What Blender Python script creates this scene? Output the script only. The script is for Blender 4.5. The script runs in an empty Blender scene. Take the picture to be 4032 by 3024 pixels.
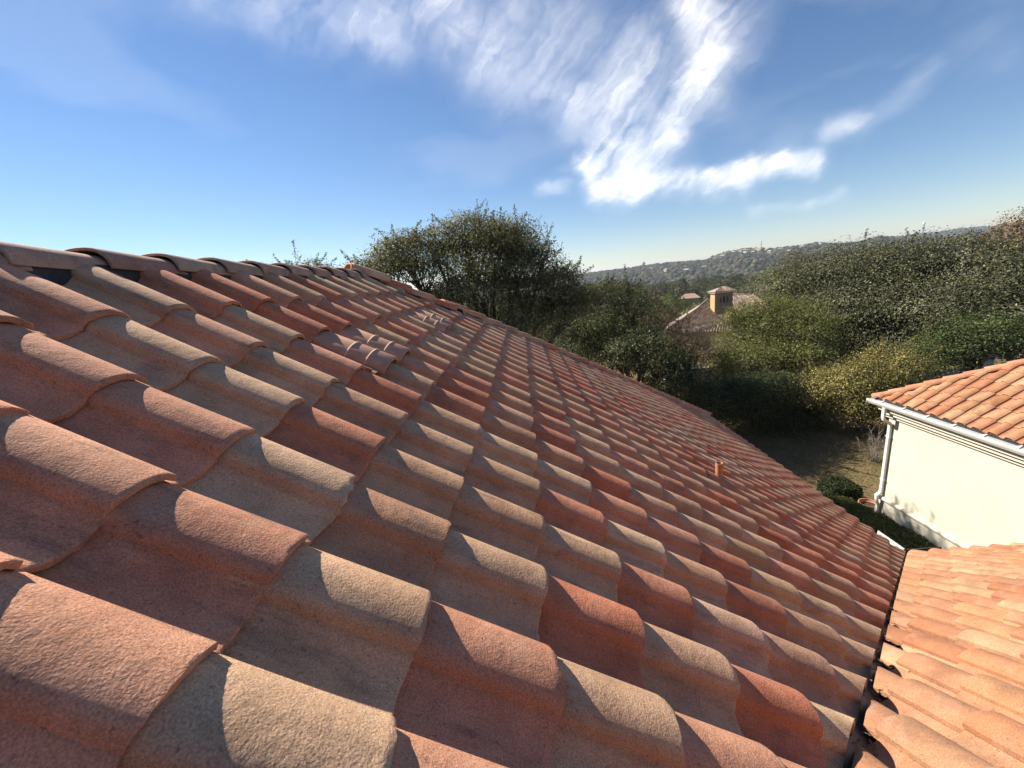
import bpy, bmesh, math, random
import numpy as np
from mathutils import Matrix, Vector

rng = np.random.default_rng(7)
random.seed(7)
scene = bpy.context.scene
COL = scene.collection
R = math.radians

# ------------------------------------------------------------------ camera
# The eye is the origin; +Y runs along the main ridge, +X down the main slope, +Z up.
CAM_ROT = Matrix(((0.99509039, 0.08956318, 0.04211349),
                  (0.01900586, 0.24466698, -0.96942088),
                  (-0.0971282, 0.96546181, 0.24176353)))
cam = bpy.data.cameras.new('camera')
cam_o = bpy.data.objects.new('camera', cam)
COL.objects.link(cam_o)
cam_o.matrix_world = CAM_ROT.to_4x4()
cam.sensor_width = 36.0
cam.lens = 36.0 * 0.39446
cam.clip_start = 0.02
cam.clip_end = 40000.0
scene.camera = cam_o

# ------------------------------------------------------------------ light
SUN_AZ, SUN_EL = -60.0, 40.0            # azimuth from +Y towards +X
SKY_STRENGTH = 0.064
SUN_STRENGTH = 5.0
EXPOSURE = 1.2
scene.view_settings.view_transform = 'Standard'
scene.view_settings.look = 'None'
scene.view_settings.exposure = EXPOSURE
scene.view_settings.gamma = 1.0
scene.view_settings.use_curve_mapping = False
SUN_DIR = Vector((math.sin(R(SUN_AZ)) * math.cos(R(SUN_EL)), math.cos(R(SUN_AZ)) * math.cos(R(SUN_EL)), math.sin(R(SUN_EL))))
sun = bpy.data.lights.new('sun', 'SUN')
sun.energy = SUN_STRENGTH
sun.angle = R(0.5)
sun.color = (1.0, 0.91, 0.77)
sun_o = bpy.data.objects.new('sun', sun)
sun_o.rotation_euler = (-SUN_DIR).to_track_quat('-Z', 'Y').to_euler()
COL.objects.link(sun_o)

HAZE_ON = True
LOBES = {'oak_center': [(-1.06, 16.47, 0.97, 1.7), (-3.95, 15.5, 0.79, 1.5), (0.28, 16.5, -0.31, 1.6), (-1.78, 16.4, 1.72, 1.15), (-0.29, 17.0, 1.54, 1.0), (-4.25, 15.42, 1.48, 0.8), (0.95, 16.97, 0.8, 0.8), (-3.13, 16.2, -1.15, 1.8), (1.63, 16.92, -1.48, 1.2), (-0.24, 16.0, -1.95, 1.7), (-1.48, 15.43, -0.37, 1.7), (-5.62, 15.3, 0.87, 0.6), (1.52, 16.93, -0.25, 1.0), (2.04, 16.88, -0.95, 0.9), (0.21, 16.8, 0.86, 1.0), (-4.94, 15.22, 0.64, 1.0), (-3.11, 16.1, 1.41, 0.8)], 'oak_left': [(-9.28, 17.72, 1.28, 0.75), (-8.67, 18.02, 1.03, 0.7), (-9.91, 17.37, 0.38, 1.2), (-8.71, 18.0, -0.16, 1.2)], 'oak_dark': [(3.99, 19.6, -1.37, 1.3), (5.11, 19.34, -2.0, 1.3), (2.82, 18.79, -2.48, 1.6), (4.41, 18.48, -3.78, 1.8), (6.01, 18.55, -4.6, 1.5), (2.14, 18.38, -3.98, 1.6), (6.22, 17.95, -5.8, 1.3), (3.76, 20.66, -1.28, 1.0)], 'brown': [(7.42, 22.82, -3.01, 0.9), (8.62, 21.32, -4.81, 1.1), (6.96, 22.97, -2.72, 1.0), (8.13, 20.98, -5.83, 1.3), (7.76, 21.65, -4.67, 1.2), (8.73, 22.36, -3.98, 0.75), (8.22, 22.55, -3.44, 0.7)], 'yellow': [(12.6, 22.74, -3.8, 1.6), (13.86, 23.17, -3.79, 1.9), (12.19, 21.83, -5.63, 2.1), (13.78, 20.86, -5.58, 1.9), (10.88, 21.39, -6.44, 1.4), (12.75, 20.34, -7.34, 1.7), (11.28, 22.87, -5.76, 1.1), (14.5, 21.58, -4.05, 1.6)], 'liveoak_a': [(18.99, 28.2, -1.88, 2.3), (20.2, 26.09, -1.71, 2.7), (21.57, 24.97, -1.6, 2.5), (18.52, 24.86, -3.72, 2.6), (20.0, 23.68, -4.03, 2.9), (18.68, 29.6, -2.16, 1.7), (18.7, 23.46, -5.48, 2.4), (20.21, 22.17, -5.93, 2.4)], 'liveoak_b': [(22.97, 23.7, -1.63, 2.5), (23.95, 22.71, -1.88, 2.6), (24.18, 20.96, -2.38, 2.6), (24.91, 20.08, -2.66, 2.6), (21.5, 22.33, -3.81, 3.0), (21.95, 20.45, -3.93, 3.0), (22.94, 19.34, -4.36, 3.0), (20.93, 20.07, -5.39, 2.6), (23.76, 18.32, -4.53, 2.8)], 'gold': [(13.94, 17.02, -5.72, 1.3), (13.16, 17.63, -6.13, 1.25), (15.38, 17.1, -5.16, 1.2), (14.45, 16.59, -6.57, 1.1), (13.66, 17.24, -7.13, 0.9), (15.81, 16.7, -6.11, 1.0)], 'bush_right': [(17.68, 17.67, -4.88, 1.1), (18.98, 17.77, -4.51, 1.3), (17.37, 17.98, -5.54, 0.9), (19.44, 17.26, -4.28, 1.4)], 'dark_hedge': [(7.51, 18.53, -6.55, 1.0), (8.63, 18.59, -6.9, 1.1), (9.9, 18.52, -6.99, 1.2), (11.14, 18.39, -7.41, 1.2), (12.34, 18.22, -7.69, 1.1), (9.18, 18.33, -7.79, 1.0), (10.6, 18.13, -8.2, 1.0), (13.79, 18.41, -8.24, 1.1), (15.22, 18.55, -8.55, 1.1)], 'rust': [(39.25, 34.11, -1.55, 2.6), (39.72, 33.56, -1.12, 3.0), (40.3, 35.94, -1.9, 2.2)]}
CLOUDS = [([(21.74, 27.9), (21.76, 25.91), (24.47, 22.2), (23.08, 18.66), (19.21, 14.64), (14.91, 10.42)], 1.7, 1.0), ([(27.35, 25.69), (24.92, 22.27), (23.66, 17.91)], 2.6, 0.45), ([(11.53, 15.7), (9.03, 13.7), (10.38, 10.9), (16.33, 9.79), (21.32, 8.99)], 1.3, 0.95), ([(14.46, 13.85), (13.27, 11.53)], 2.4, 0.8), ([(22.33, 9.32), (24.56, 9.27), (28.23, 9.66), (31.09, 9.65), (34.44, 8.91)], 0.9, 0.8), ([(23.84, 8.56), (27.19, 8.21)], 1.0, 0.8), ([(4.5, 11.36), (6.3, 11.42)], 0.7, 0.45), ([(16.26, 21.55), (13.51, 18.21)], 4.2, 0.75), ([(6.92, 26.61), (9.23, 20.65)], 4.5, 0.42), ([(-6.68, 28.5), (-1.68, 24.81), (5.32, 21.18)], 3.6, 0.3), ([(-38.07, 27.72), (-32.06, 27.8), (-22.26, 27.81), (-12.58, 26.01)], 1.8, 0.22), ([(-24.15, 29.3), (-14.59, 28.9), (-6.48, 29.55), (4.31, 28.04)], 3.2, 0.28), ([(35.23, 11.48), (37.11, 11.85)], 1.0, 0.42), ([(37.11, 11.85), (39.97, 12.85), (41.45, 14.34)], 1.0, 0.2), ([(28.22, 5.35), (33.45, 4.71), (36.89, 5.43)], 0.6, 0.22), ([(44.4, 16.42), (45.72, 14.05)], 2.2, 0.1), ([(26.97, 14.18), (31.38, 11.85)], 2.5, 0.1)]


def build_world():
    w = bpy.data.worlds.new('World')
    scene.world = w
    w.use_nodes = True
    nt = w.node_tree
    nt.nodes.clear()
    N, L = nt.nodes.new, nt.links.new
    sky = N('ShaderNodeTexSky')
    sky.sky_type = 'NISHITA'
    sky.sun_disc = False
    sky.sun_elevation = R(SUN_EL)
    sky.sun_rotation = R(SUN_AZ)
    sky.altitude = 250.0
    sky.air_density = 1.0
    sky.dust_density = 0.0
    sky.ozone_density = 3.0
    hs = N('ShaderNodeHueSaturation'); hs.inputs['Saturation'].default_value = 1.12
    L(sky.outputs[0], hs.inputs['Color'])
    mx = N('ShaderNodeMix'); mx.data_type = 'RGBA'; mx.blend_type = 'MULTIPLY'; mx.inputs['Factor'].default_value = 1.0
    L(hs.outputs[0], mx.inputs['A']); mx.inputs['B'].default_value = (0.86, 0.84, 0.87, 1)
    bg = N('ShaderNodeBackground'); bg.inputs['Strength'].default_value = SKY_STRENGTH
    out = N('ShaderNodeOutputWorld')
    L(mx.outputs['Result'], bg.inputs['Color']); L(bg.outputs[0], out.inputs[0])
build_world()

# ------------------------------------------------------------------ helpers
def tag(o, label=None, cat=None, group=None, kind=None):
    if label: o['label'] = label
    if cat: o['category'] = cat
    if group: o['group'] = group
    if kind: o['kind'] = kind
    return o

def empty(name, loc, label=None, cat=None, group=None):
    o = bpy.data.objects.new(name, None)
    o.location = loc
    o.empty_display_size = 0.2
    COL.objects.link(o)
    return tag(o, label, cat, group)

def world_of(o):
    m = Matrix.LocRotScale(o.location, o.rotation_euler, o.scale)
    return world_of(o.parent) @ o.matrix_parent_inverse @ m if o.parent else m

def adopt(child, parent):
    """child keeps the world place it was built at"""
    child.parent = parent
    child.matrix_parent_inverse = world_of(parent).inverted()
    return child

def link(name, me, mat=None, parent=None):
    o = bpy.data.objects.new(name, me)
    COL.objects.link(o)
    if mat is not None and not me.materials: me.materials.append(mat)
    if parent is not None: adopt(o, parent)
    return o

def mesh_np(name, V, F, smooth=False):
    """V (n,3) array, F (m,k) array of equal sized faces"""
    me = bpy.data.meshes.new(name)
    V = np.asarray(V, np.float32); F = np.asarray(F, np.int32)
    me.vertices.add(len(V)); me.vertices.foreach_set('co', V.ravel())
    m, k = F.shape
    me.loops.add(m * k); me.loops.foreach_set('vertex_index', F.ravel())
    me.polygons.add(m); me.polygons.foreach_set('loop_start', np.arange(m, dtype=np.int32) * k)
    if smooth: me.polygons.foreach_set('use_smooth', np.ones(m, bool))
    me.update(calc_edges=True)
    return me

class MB:
    """collects plain shapes and builds them as one mesh object"""
    def __init__(s): s.v = []; s.f = []
    def box(s, x0, x1, y0, y1, z0, z1):
        n = len(s.v)
        s.v += [(x, y, z) for z in (z0, z1) for y in (y0, y1) for x in (x0, x1)]
        s.f += [tuple(n + k for k in q) for q in ((0, 2, 3, 1), (4, 5, 7, 6), (0, 1, 5, 4), (2, 6, 7, 3), (0, 4, 6, 2), (1, 3, 7, 5))]
        return s
    def poly(s, pts):
        n = len(s.v); s.v += [tuple(p) for p in pts]; s.f.append(tuple(range(n, n + len(pts)))); return s
    def prism(s, prof, a, b, axis='y'):
        """profile of (p, z) swept along an axis from a to b; p is the other horizontal axis"""
        n = len(s.v); k = len(prof)
        for t in (a, b):
            for p, z in prof: s.v.append((p, t, z) if axis == 'y' else (t, p, z))
        for i in range(k): s.f.append((n + i, n + (i + 1) % k, n + k + (i + 1) % k, n + k + i))
        s.f.append(tuple(range(n, n + k))); s.f.append(tuple(range(n + 2 * k - 1, n + k - 1, -1)))
        return s
    def tube(s, pts, rad, sides=8, cap=True):
        pts = [Vector(p) for p in pts]
        rad = rad if isinstance(rad, (list, tuple)) else [rad] * len(pts)
        n = len(s.v); prev = None
        for i, p in enumerate(pts):
            d = (pts[min(i + 1, len(pts) - 1)] - pts[max(i - 1, 0)]).normalized()
            if prev is None: prev = d.orthogonal()
            u = (prev - d * prev.dot(d)); u = u.normalized() if u.length > 1e-6 else d.orthogonal().normalized()
            prev = u; w = d.cross(u)
            for k in range(sides):
                a = 2 * math.pi * k / sides
                s.v.append(tuple(p + (u * math.cos(a) + w * math.sin(a)) * rad[i]))
        for i in range(len(pts) - 1):
            for k in range(sides):
                a = n + i * sides; k2 = (k + 1) % sides
                s.f.append((a + k, a + k2, a + sides + k2, a + sides + k))
        if cap:
            s.f.append(tuple(n + k for k in range(sides - 1, -1, -1)))
            a = n + (len(pts) - 1) * sides; s.f.append(tuple(a + k for k in range(sides)))
        return s
    def lathe(s, prof, c=(0, 0, 0), sides=20):
        n = len(s.v)
        for r, z in prof:
            for k in range(sides):
                a = 2 * math.pi * k / sides; s.v.append((c[0] + r * math.cos(a), c[1] + r * math.sin(a), c[2] + z))
        for i in range(len(prof) - 1):
            for k in range(sides):
                k2 = (k + 1) % sides; a = n + i * sides
                s.f.append((a + k, a + k2, a + sides + k2, a + sides + k))
        return s
    def build(s, name, mat, parent=None, smooth=None, bevel=0.0):
        me = bpy.data.meshes.new(name)
        me.from_pydata(s.v, [], s.f); me.update()
        bm = bmesh.new(); bm.from_mesh(me)
        bmesh.ops.recalc_face_normals(bm, faces=bm.faces)
        if bevel: bmesh.ops.bevel(bm, geom=list(bm.edges), offset=bevel, segments=2, affect='EDGES', clamp_overlap=True)
        bm.to_mesh(me); bm.free()
        if smooth:
            me.polygons.foreach_set('use_smooth', np.ones(len(me.polygons), bool)); me.set_sharp_from_angle(angle=R(smooth))
        return link(name, me, mat, parent)

# ------------------------------------------------------------------ materials
def new_mat(name):
    m = bpy.data.materials.new(name); m.use_nodes = True
    nt = m.node_tree; nt.nodes.clear()
    return m, nt, nt.nodes.new, nt.links.new

def mixer(N, L, blend, fac, a, b):
    n = N('ShaderNodeMix'); n.data_type = 'RGBA'; n.blend_type = blend
    for sock, v in (('Factor', fac), ('A', a), ('B', b)):
        s = n.inputs[sock] if sock == 'Factor' else [i for i in n.inputs if i.name == sock and i.type == 'RGBA'][0]
        if isinstance(v, (int, float)): s.default_value = v
        elif isinstance(v, tuple): s.default_value = (*v, 1)[:4]
        else: L(v, s)
    return [o for o in n.outputs if o.type == 'RGBA'][0]

def ranger(N, L, src, a, b, c=0.0, d=1.0, smooth=False):
    n = N('ShaderNodeMapRange')
    if smooth: n.interpolation_type = 'SMOOTHSTEP'
    L(src, n.inputs[0])
    for k, v in enumerate((a, b, c, d)): n.inputs[k + 1].default_value = v
    return n.outputs[0]

def noiser(N, L, vecs, scale, detail=3.0, rough=0.55, mapscale=None, rot=(0, 0, 0)):
    if mapscale or any(rot):
        m = N('ShaderNodeMapping'); m.inputs['Scale'].default_value = mapscale or (1, 1, 1)
        m.inputs['Rotation'].default_value = rot; L(vecs, m.inputs[0]); vecs = m.outputs[0]
    n = N('ShaderNodeTexNoise'); n.inputs['Scale'].default_value = scale
    n.inputs['Detail'].default_value = detail; n.inputs['Roughness'].default_value = rough
    L(vecs, n.inputs['Vector'])
    return n.outputs['Fac']

def tile_material(name, source, slope_rot, wear=1.0):
    """sandy concrete tile; the tint of each tile comes from the object or, in joined tiles, from an attribute"""
    m, nt, N, L = new_mat(name)
    geo = N('ShaderNodeNewGeometry'); pos = geo.outputs['Position']
    if source == 'object':
        tint = N('ShaderNodeObjectInfo').outputs['Color']
    else:
        a = N('ShaderNodeAttribute'); a.attribute_name = 'tint'; tint = a.outputs['Color']
    # blotchy weathering
    big = noiser(N, L, pos, 5.0, 4.0, 0.6)
    c = mixer(N, L, 'MULTIPLY', 1.0, tint, mixer(N, L, 'MIX', ranger(N, L, big, 0.3, 0.7), (0.74, 0.71, 0.69), (1.18, 1.18, 1.16)))
    # pale lime bloom
    bloom = noiser(N, L, pos, 9.0, 5.0, 0.65, (1, 1, 1))
    c = mixer(N, L, 'MIX', ranger(N, L, bloom, 0.52, 0.8, 0.0, 0.35), c, (0.47, 0.36, 0.27))
    # grey-black streaks that follow the water down the slope
    st = noiser(N, L, pos, 7.0, 7.0, 0.72, (0.35, 2.4, 1.0), slope_rot)
    c = mixer(N, L, 'MIX', ranger(N, L, st, 0.53, 0.76, 0.0, 0.7 * wear), c, (0.075, 0.065, 0.06))
    # orange wash in the groove
    g = N('ShaderNodeAttribute'); g.attribute_name = 'groove'
    gv = noiser(N, L, pos, 12.0, 3.0)
    gm = N('ShaderNodeMath'); gm.operation = 'MULTIPLY'
    L(g.outputs['Fac'], gm.inputs[0]); L(ranger(N, L, gv, 0.3, 0.65, 0.1, 0.5), gm.inputs[1])
    c = mixer(N, L, 'MIX', gm.outputs[0], c, (0.44, 0.20, 0.10))
    # sand grains
    gr = noiser(N, L, pos, 260.0, 2.0, 0.6)
    c = mixer(N, L, 'MULTIPLY', 1.0, c, mixer(N, L, 'MIX', ranger(N, L, gr, 0.3, 0.7), (0.68, 0.66, 0.64), (1.26, 1.25, 1.23)))
    pit = noiser(N, L, pos, 95.0, 2.0, 0.5)
    c = mixer(N, L, 'MULTIPLY', 1.0, c, mixer(N, L, 'MIX', ranger(N, L, pit, 0.62, 0.75), (1.0, 1.0, 1.0), (0.6, 0.57, 0.56)))
    b = N('ShaderNodeBsdfPrincipled'); L(c, b.inputs['Base Color'])
    b.inputs['Roughness'].default_value = 0.88
    b.inputs['Specular IOR Level'].default_value = 0.25
    bn = noiser(N, L, pos, 190.0, 3.0, 0.65)
    bb = noiser(N, L, pos, 28.0, 3.0, 0.6)
    ad = N('ShaderNodeMath'); ad.operation = 'MULTIPLY_ADD'; L(bb, ad.inputs[0]); ad.inputs[1].default_value = 1.6; L(bn, ad.inputs[2])
    bu = N('ShaderNodeBump'); bu.inputs['Strength'].default_value = 0.75; bu.inputs['Distance'].default_value = 0.0022
    L(ad.outputs[0], bu.inputs['Height']); L(bu.outputs[0], b.inputs['Normal'])
    out = N('ShaderNodeOutputMaterial'); L(b.outputs[0], out.inputs[0])
    return m

def plain(name, col, rough=0.7, var=0.12, scale=6.0, bump=0.0, bscale=60.0, metal=0.0, stain=None, spec=0.4):
    m, nt, N, L = new_mat(name)
    pos = N('ShaderNodeNewGeometry').outputs['Position']
    n1 = noiser(N, L, pos, scale, 5.0, 0.6)
    lo, hi = tuple(x * (1 - var) for x in col), tuple(min(1, x * (1 + var)) for x in col)
    c = mixer(N, L, 'MIX', ranger(N, L, n1, 0.3, 0.7), lo, hi)
    if stain:
        n2 = noiser(N, L, pos, scale * 0.7, 6.0, 0.7, (1, 1, 0.3))
        c = mixer(N, L, 'MIX', ranger(N, L, n2, 0.55, 0.8, 0.0, stain[1]), c, stain[0])
    b = N('ShaderNodeBsdfPrincipled'); L(c, b.inputs['Base Color'])
    b.inputs['Roughness'].default_value = rough; b.inputs['Metallic'].default_value = metal
    b.inputs['Specular IOR Level'].default_value = spec
    if bump:
        bu = N('ShaderNodeBump'); bu.inputs['Strength'].default_value = 0.6; bu.inputs['Distance'].default_value = bump
        L(noiser(N, L, pos, bscale, 4.0, 0.6), bu.inputs['Height']); L(bu.outputs[0], b.inputs['Normal'])
    out = N('ShaderNodeOutputMaterial'); L(b.outputs[0], out.inputs[0])
    return m

def leaf_material(name, translucent=0.25):
    m, nt, N, L = new_mat(name)
    a = N('ShaderNodeAttribute'); a.attribute_name = 'tint'
    d = N('ShaderNodeBsdfPrincipled'); L(a.outputs['Color'], d.inputs['Base Color'])
    d.inputs['Roughness'].default_value = 0.65; d.inputs['Specular IOR Level'].default_value = 0.2
    t = N('ShaderNodeBsdfTranslucent')
    tc = mixer(N, L, 'MULTIPLY', 1.0, a.outputs['Color'], (1.3, 1.25, 0.6)); L(tc, t.inputs['Color'])
    mx = N('ShaderNodeMixShader'); mx.inputs[0].default_value = translucent
    L(d.outputs[0], mx.inputs[1]); L(t.outputs[0], mx.inputs[2])
    out = N('ShaderNodeOutputMaterial'); L(mx.outputs[0], out.inputs[0])
    return m

MAT = {}
MAT['tile_o'] = tile_material('tile', 'object', (0, R(33.8), 0))
MAT['tile_a'] = tile_material('tile_joined', 'attr', (0, R(33.8), 0))
MAT['wing_o'] = tile_material('tile_wing', 'object', (R(33.8), 0, R(90)), 0.35)
MAT['wing_a'] = tile_material('tile_wing_joined', 'attr', (R(33.8), 0, R(90)), 0.35)
MAT['annex_o'] = tile_material('tile_annex', 'object', (0, R(-33.8), 0), 0.15)
MAT['deck'] = plain('roofing_felt', (0.03, 0.028, 0.027), 0.9)
MAT['dark'] = plain('dark_flashing_and_shade', (0.045, 0.045, 0.05), 0.8, 0.5, 16.0, 0.004, 30.0)  # dark boards, closures and panes, plus painted shade on one splash guard
MAT['valley'] = plain('valley_metal', (0.10, 0.10, 0.105), 0.5, 0.25, 8.0, metal=0.5)
MAT['gutter'] = plain('gutter_metal', (0.42, 0.44, 0.45), 0.45, 0.05, 3.0)
MAT['screen'] = plain('gutter_screen', (0.30, 0.32, 0.33), 0.5, 0.15, 40.0)
MAT['stucco'] = plain('cream_stucco', (0.50, 0.475, 0.395), 0.9, 0.05, 1.2, 0.004, 45.0, stain=((0.33, 0.30, 0.24), 0.22))
MAT['trim'] = plain('cream_trim', (0.54, 0.51, 0.43), 0.8, 0.05, 3.0, 0.002, 80.0)
MAT['spout'] = plain('white_downspout', (0.60, 0.59, 0.56), 0.5, 0.04, 4.0)
MAT['clay'] = plain('vent_clay', (0.46, 0.25, 0.165), 0.85, 0.15, 20.0, 0.001, 150.0)
MAT['sunlit_rib'] = plain('vent_rib', (0.62, 0.50, 0.36), 0.8, 0.08, 20.0)  # sun catching the rib lips is put into this cream colour
MAT['rust'] = plain('painted_pipe', (0.36, 0.17, 0.085), 0.75, 0.35, 30.0, 0.001, 60.0, stain=((0.16, 0.07, 0.04), 0.7))
MAT['lead'] = plain('painted_flashing', (0.36, 0.17, 0.11), 0.8, 0.2, 15.0)
MAT['bark'] = plain('bark', (0.075, 0.06, 0.048), 0.95, 0.35, 9.0, 0.02, 14.0)
MAT['twig'] = plain('grey_twig', (0.17, 0.145, 0.125), 0.95, 0.25, 9.0)
MAT['leaf'] = leaf_material('leaf')
MAT['hedge'] = leaf_material('hedge_leaf', 0.2)
MAT['pot'] = plain('terracotta', (0.36, 0.17, 0.10), 0.85, 0.15, 10.0)
MAT['soil'] = plain('soil', (0.05, 0.035, 0.025), 1.0, 0.3, 20.0)
MAT['limestone'] = plain('limestone_wall', (0.40, 0.37, 0.31), 0.95, 0.2, 2.0, 0.01, 20.0)
MAT['ochre'] = plain('ochre_stucco', (0.38, 0.27, 0.14), 0.9, 0.08, 1.0)
MAT['umber_and_shade'] = plain('umber_and_shade_stucco', (0.21, 0.16, 0.11), 0.9, 0.08, 1.0)  # an umber house wall, and painted shade on the ochre chimney's front
MAT['farwall'] = plain('pale_wall', (0.40, 0.38, 0.35), 0.9, 0.1, 0.2)
MAT['farroof'] = plain('dull_roof', (0.26, 0.22, 0.20), 0.9, 0.15, 0.2)
MAT['redroof'] = plain('far_red_roof', (0.27, 0.18, 0.14), 0.9, 0.25, 3.0)
MAT['steel'] = plain('galvanised_steel', (0.30, 0.31, 0.33), 0.6, 0.1, 0.5)
MAT['white'] = plain('white_paint', (0.75, 0.75, 0.75), 0.5, 0.03, 0.5)
# ------------------------------------------------------------------ dimensions
GROUND = -7.8
TH = R(33.77)
CT, ST, TT = math.cos(TH), math.sin(TH), math.tan(TH)
E_, W_ = 0.343, 0.308                    # exposed length and cover width of a tile
O = Vector((-0.87266, 0.38958, -0.37719))
PLANE0 = O.z + O.x * TT                  # main slope z = PLANE0 - TT*x ; wing z = PLANE0 - TT*y
XR = -1.88                               # main ridge
C1, C2 = 6.76, 7.08                      # hips run along y - x = C1 and C2
XB = -0.98                               # low ridge between the two hips
EAVE = 5.72
zp = lambda s: PLANE0 - TT * s

MAIN = Matrix(((CT, 0, ST), (0, 1, 0), (-ST, 0, CT)))          # columns: down slope, along course, outward
WING = Matrix(((0, -1, 0), (CT, 0, ST), (-ST, 0, CT)))
ANNEX = Matrix(((-CT, 0, -ST), (0, -1, 0), (-ST, 0, CT)))

# ------------------------------------------------------------------ the S tile
PT = [-0.160, -0.146, -0.138, -0.120, -0.098, -0.078, -0.058, -0.040, -0.023, -0.012, -0.005, 0.0, 0.004, 0.012, 0.025, 0.041, 0.056, 0.070, 0.085, 0.100, 0.120, 0.136, 0.150, 0.161, 0.169, 0.175]
PZ = [0.004, -0.004, -0.009, -0.020, -0.0285, -0.0315, -0.031, -0.0275, -0.0195, -0.0105, -0.0045, 0.0, 0.0170, 0.0295, 0.0378, 0.0437, 0.0468, 0.0482, 0.0480, 0.0462, 0.0408, 0.0340, 0.0255, 0.0180, 0.0120, 0.0075]
def profile(t): return float(np.interp(t, PT, PZ))
TS = PT[1:-1]
THICK, LIFT, LAP = 0.0185, 0.0245, 0.08

def tile_arrays(seed, ts=TS, rough=0.0016):
    r = np.random.default_rng(seed)
    n = len(ts)
    z = np.array([profile(t) for t in ts]); z[[i for i, t in enumerate(ts) if t == 0.0]] -= 0.0015
    vs = [(-E_ - LAP, 0, 0), (-0.22, 0, 0), (-0.012, 0, 0), (-0.0045, -0.0003, 0), (0, -0.0035, 1), (0, -THICK, 2), (-0.05, -THICK, 0), (-E_ - LAP, -THICK, 0)]
    V, G = [], []
    walk = np.cumsum(r.normal(0, rough * 0.7, n)); walk -= np.linspace(walk[0], walk[-1], n)
    for v, dz, nose in vs:
        for k, t in enumerate(ts):
            jv = walk[k] + r.normal(0, rough * 0.5) if nose else 0.0
            jz = r.normal(0, rough * 0.5) if nose else 0.0
            V.append((v + jv, t, z[k] + dz + jz + v / E_ * LIFT))
            G.append(1.0 if abs(t) <= 0.0051 else 0.0)
    F = []
    m = len(vs)
    for a in range(m):
        b = (a + 1) % m
        for k in range(n - 1): F.append((a * n + k, a * n + k + 1, b * n + k + 1, b * n + k))
    return np.array(V), F, np.array(G), [tuple(a * n for a in range(m)), tuple(a * n + n - 1 for a in range(m - 1, -1, -1))]

def tile_mesh(name, seed, mat, ts=TS, rough=0.0016):
    V, F, G, caps = tile_arrays(seed, ts, rough)
    me = bpy.data.meshes.new(name)
    me.from_pydata(V.tolist(), [], F + caps); me.update()
    a = me.attributes.new('groove', 'FLOAT', 'POINT'); a.data.foreach_set('value', G.astype(np.float32))
    bm = bmesh.new(); bm.from_mesh(me); bmesh.ops.recalc_face_normals(bm, faces=bm.faces); bm.to_mesh(me); bm.free()
    me.polygons.foreach_set('use_smooth', np.ones(len(me.polygons), bool)); me.set_sharp_from_angle(angle=R(38))
    me.materials.append(mat)
    return me

def cut_mesh(base, mw, planes, mat):
    """world-space planes (point, inward normal) trim a tile; None when nothing is left"""
    bm = bmesh.new(); bm.from_mesh(base); bm.transform(mw)
    for co, no in planes:
        bmesh.ops.bisect_plane(bm, geom=bm.verts[:] + bm.edges[:] + bm.faces[:], dist=1e-5, plane_co=co, plane_no=-Vector(no), clear_outer=True)
        if not bm.faces: bm.free(); return None
        open_e = [e for e in bm.edges if len(e.link_faces) == 1]
        if open_e: bmesh.ops.holes_fill(bm, edges=open_e, sides=0)
    bm.transform(mw.inverted())
    if sum(f.calc_area() for f in bm.faces) < 0.004: bm.free(); return None
    bmesh.ops.recalc_face_normals(bm, faces=bm.faces)
    me = bpy.data.meshes.new('cut_tile'); bm.to_mesh(me); bm.free()
    me.polygons.foreach_set('use_smooth', np.ones(len(me.polygons), bool)); me.set_sharp_from_angle(angle=R(38))
    me.materials.clear(); me.materials.append(mat)
    return me

RED = [(0.53, 0.222, 0.132), (0.55, 0.262, 0.166), (0.51, 0.190, 0.108), (0.56, 0.285, 0.182)]
TAN = [(0.55, 0.345, 0.218), (0.57, 0.372, 0.238), (0.525, 0.322, 0.203), (0.54, 0.35, 0.225)]
MIX = [(0.515, 0.295, 0.180), (0.495, 0.27, 0.165), (0.53, 0.320, 0.195)]
ORANGE = [(0.325, 0.158, 0.090), (0.335, 0.175, 0.10), (0.315, 0.143, 0.08), (0.345, 0.195, 0.115), (0.35, 0.21, 0.127), (0.33, 0.165, 0.094)]
def pick(sets, r):
    s = sets[min(len(sets) - 1, int(r.random() * len(sets)))]
    c = np.array(s[int(r.integers(len(s)))]) * (1 + r.normal(0, 0.05)) * (1 + r.normal(0, 0.02, 3))
    return tuple(float(x) for x in c)
tr = np.random.default_rng(31)

# the tiles right in front of the eye keep the photograph's own run of colours
KNOWN = {(0, 1): RED[3], (1, 1): RED[1], (0, 2): TAN[1], (1, 2): TAN[0], (0, 0): RED[1], (1, 0): RED[3], (2, 1): TAN[1], (2, 0): RED[1], (3, 1): RED[0],
         (3, 0): TAN[1], (2, -1): RED[1], (3, -1): TAN[2], (4, -1): RED[3], (2, 2): MIX[1], (3, 2): MIX[2], (4, 1): MIX[0], (4, 2): TAN[2], (4, 0): TAN[0],
         (1, 3): RED[1], (2, 3): TAN[0], (3, 3): MIX[0], (0, 3): RED[3], (1, 4): TAN[0], (2, 4): RED[2], (3, 4): TAN[0], (4, 3): MIX[2], (5, 4): TAN[1],
         (1, 5): RED[3], (2, 5): TAN[2], (3, 5): RED[0], (4, 4): RED[0], (4, 5): TAN[1], (2, 6): RED[2], (3, -2): RED[1], (4, -2): TAN[2], (5, -2): RED[0], (6, -2): RED[2],
         (5, 0): RED[1], (5, -1): TAN[0], (5, 1): RED[2], (6, -1): RED[2], (7, -1): RED[2], (5, 2): MIX[2], (6, 1): TAN[2], (6, 2): RED[0]}

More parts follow.
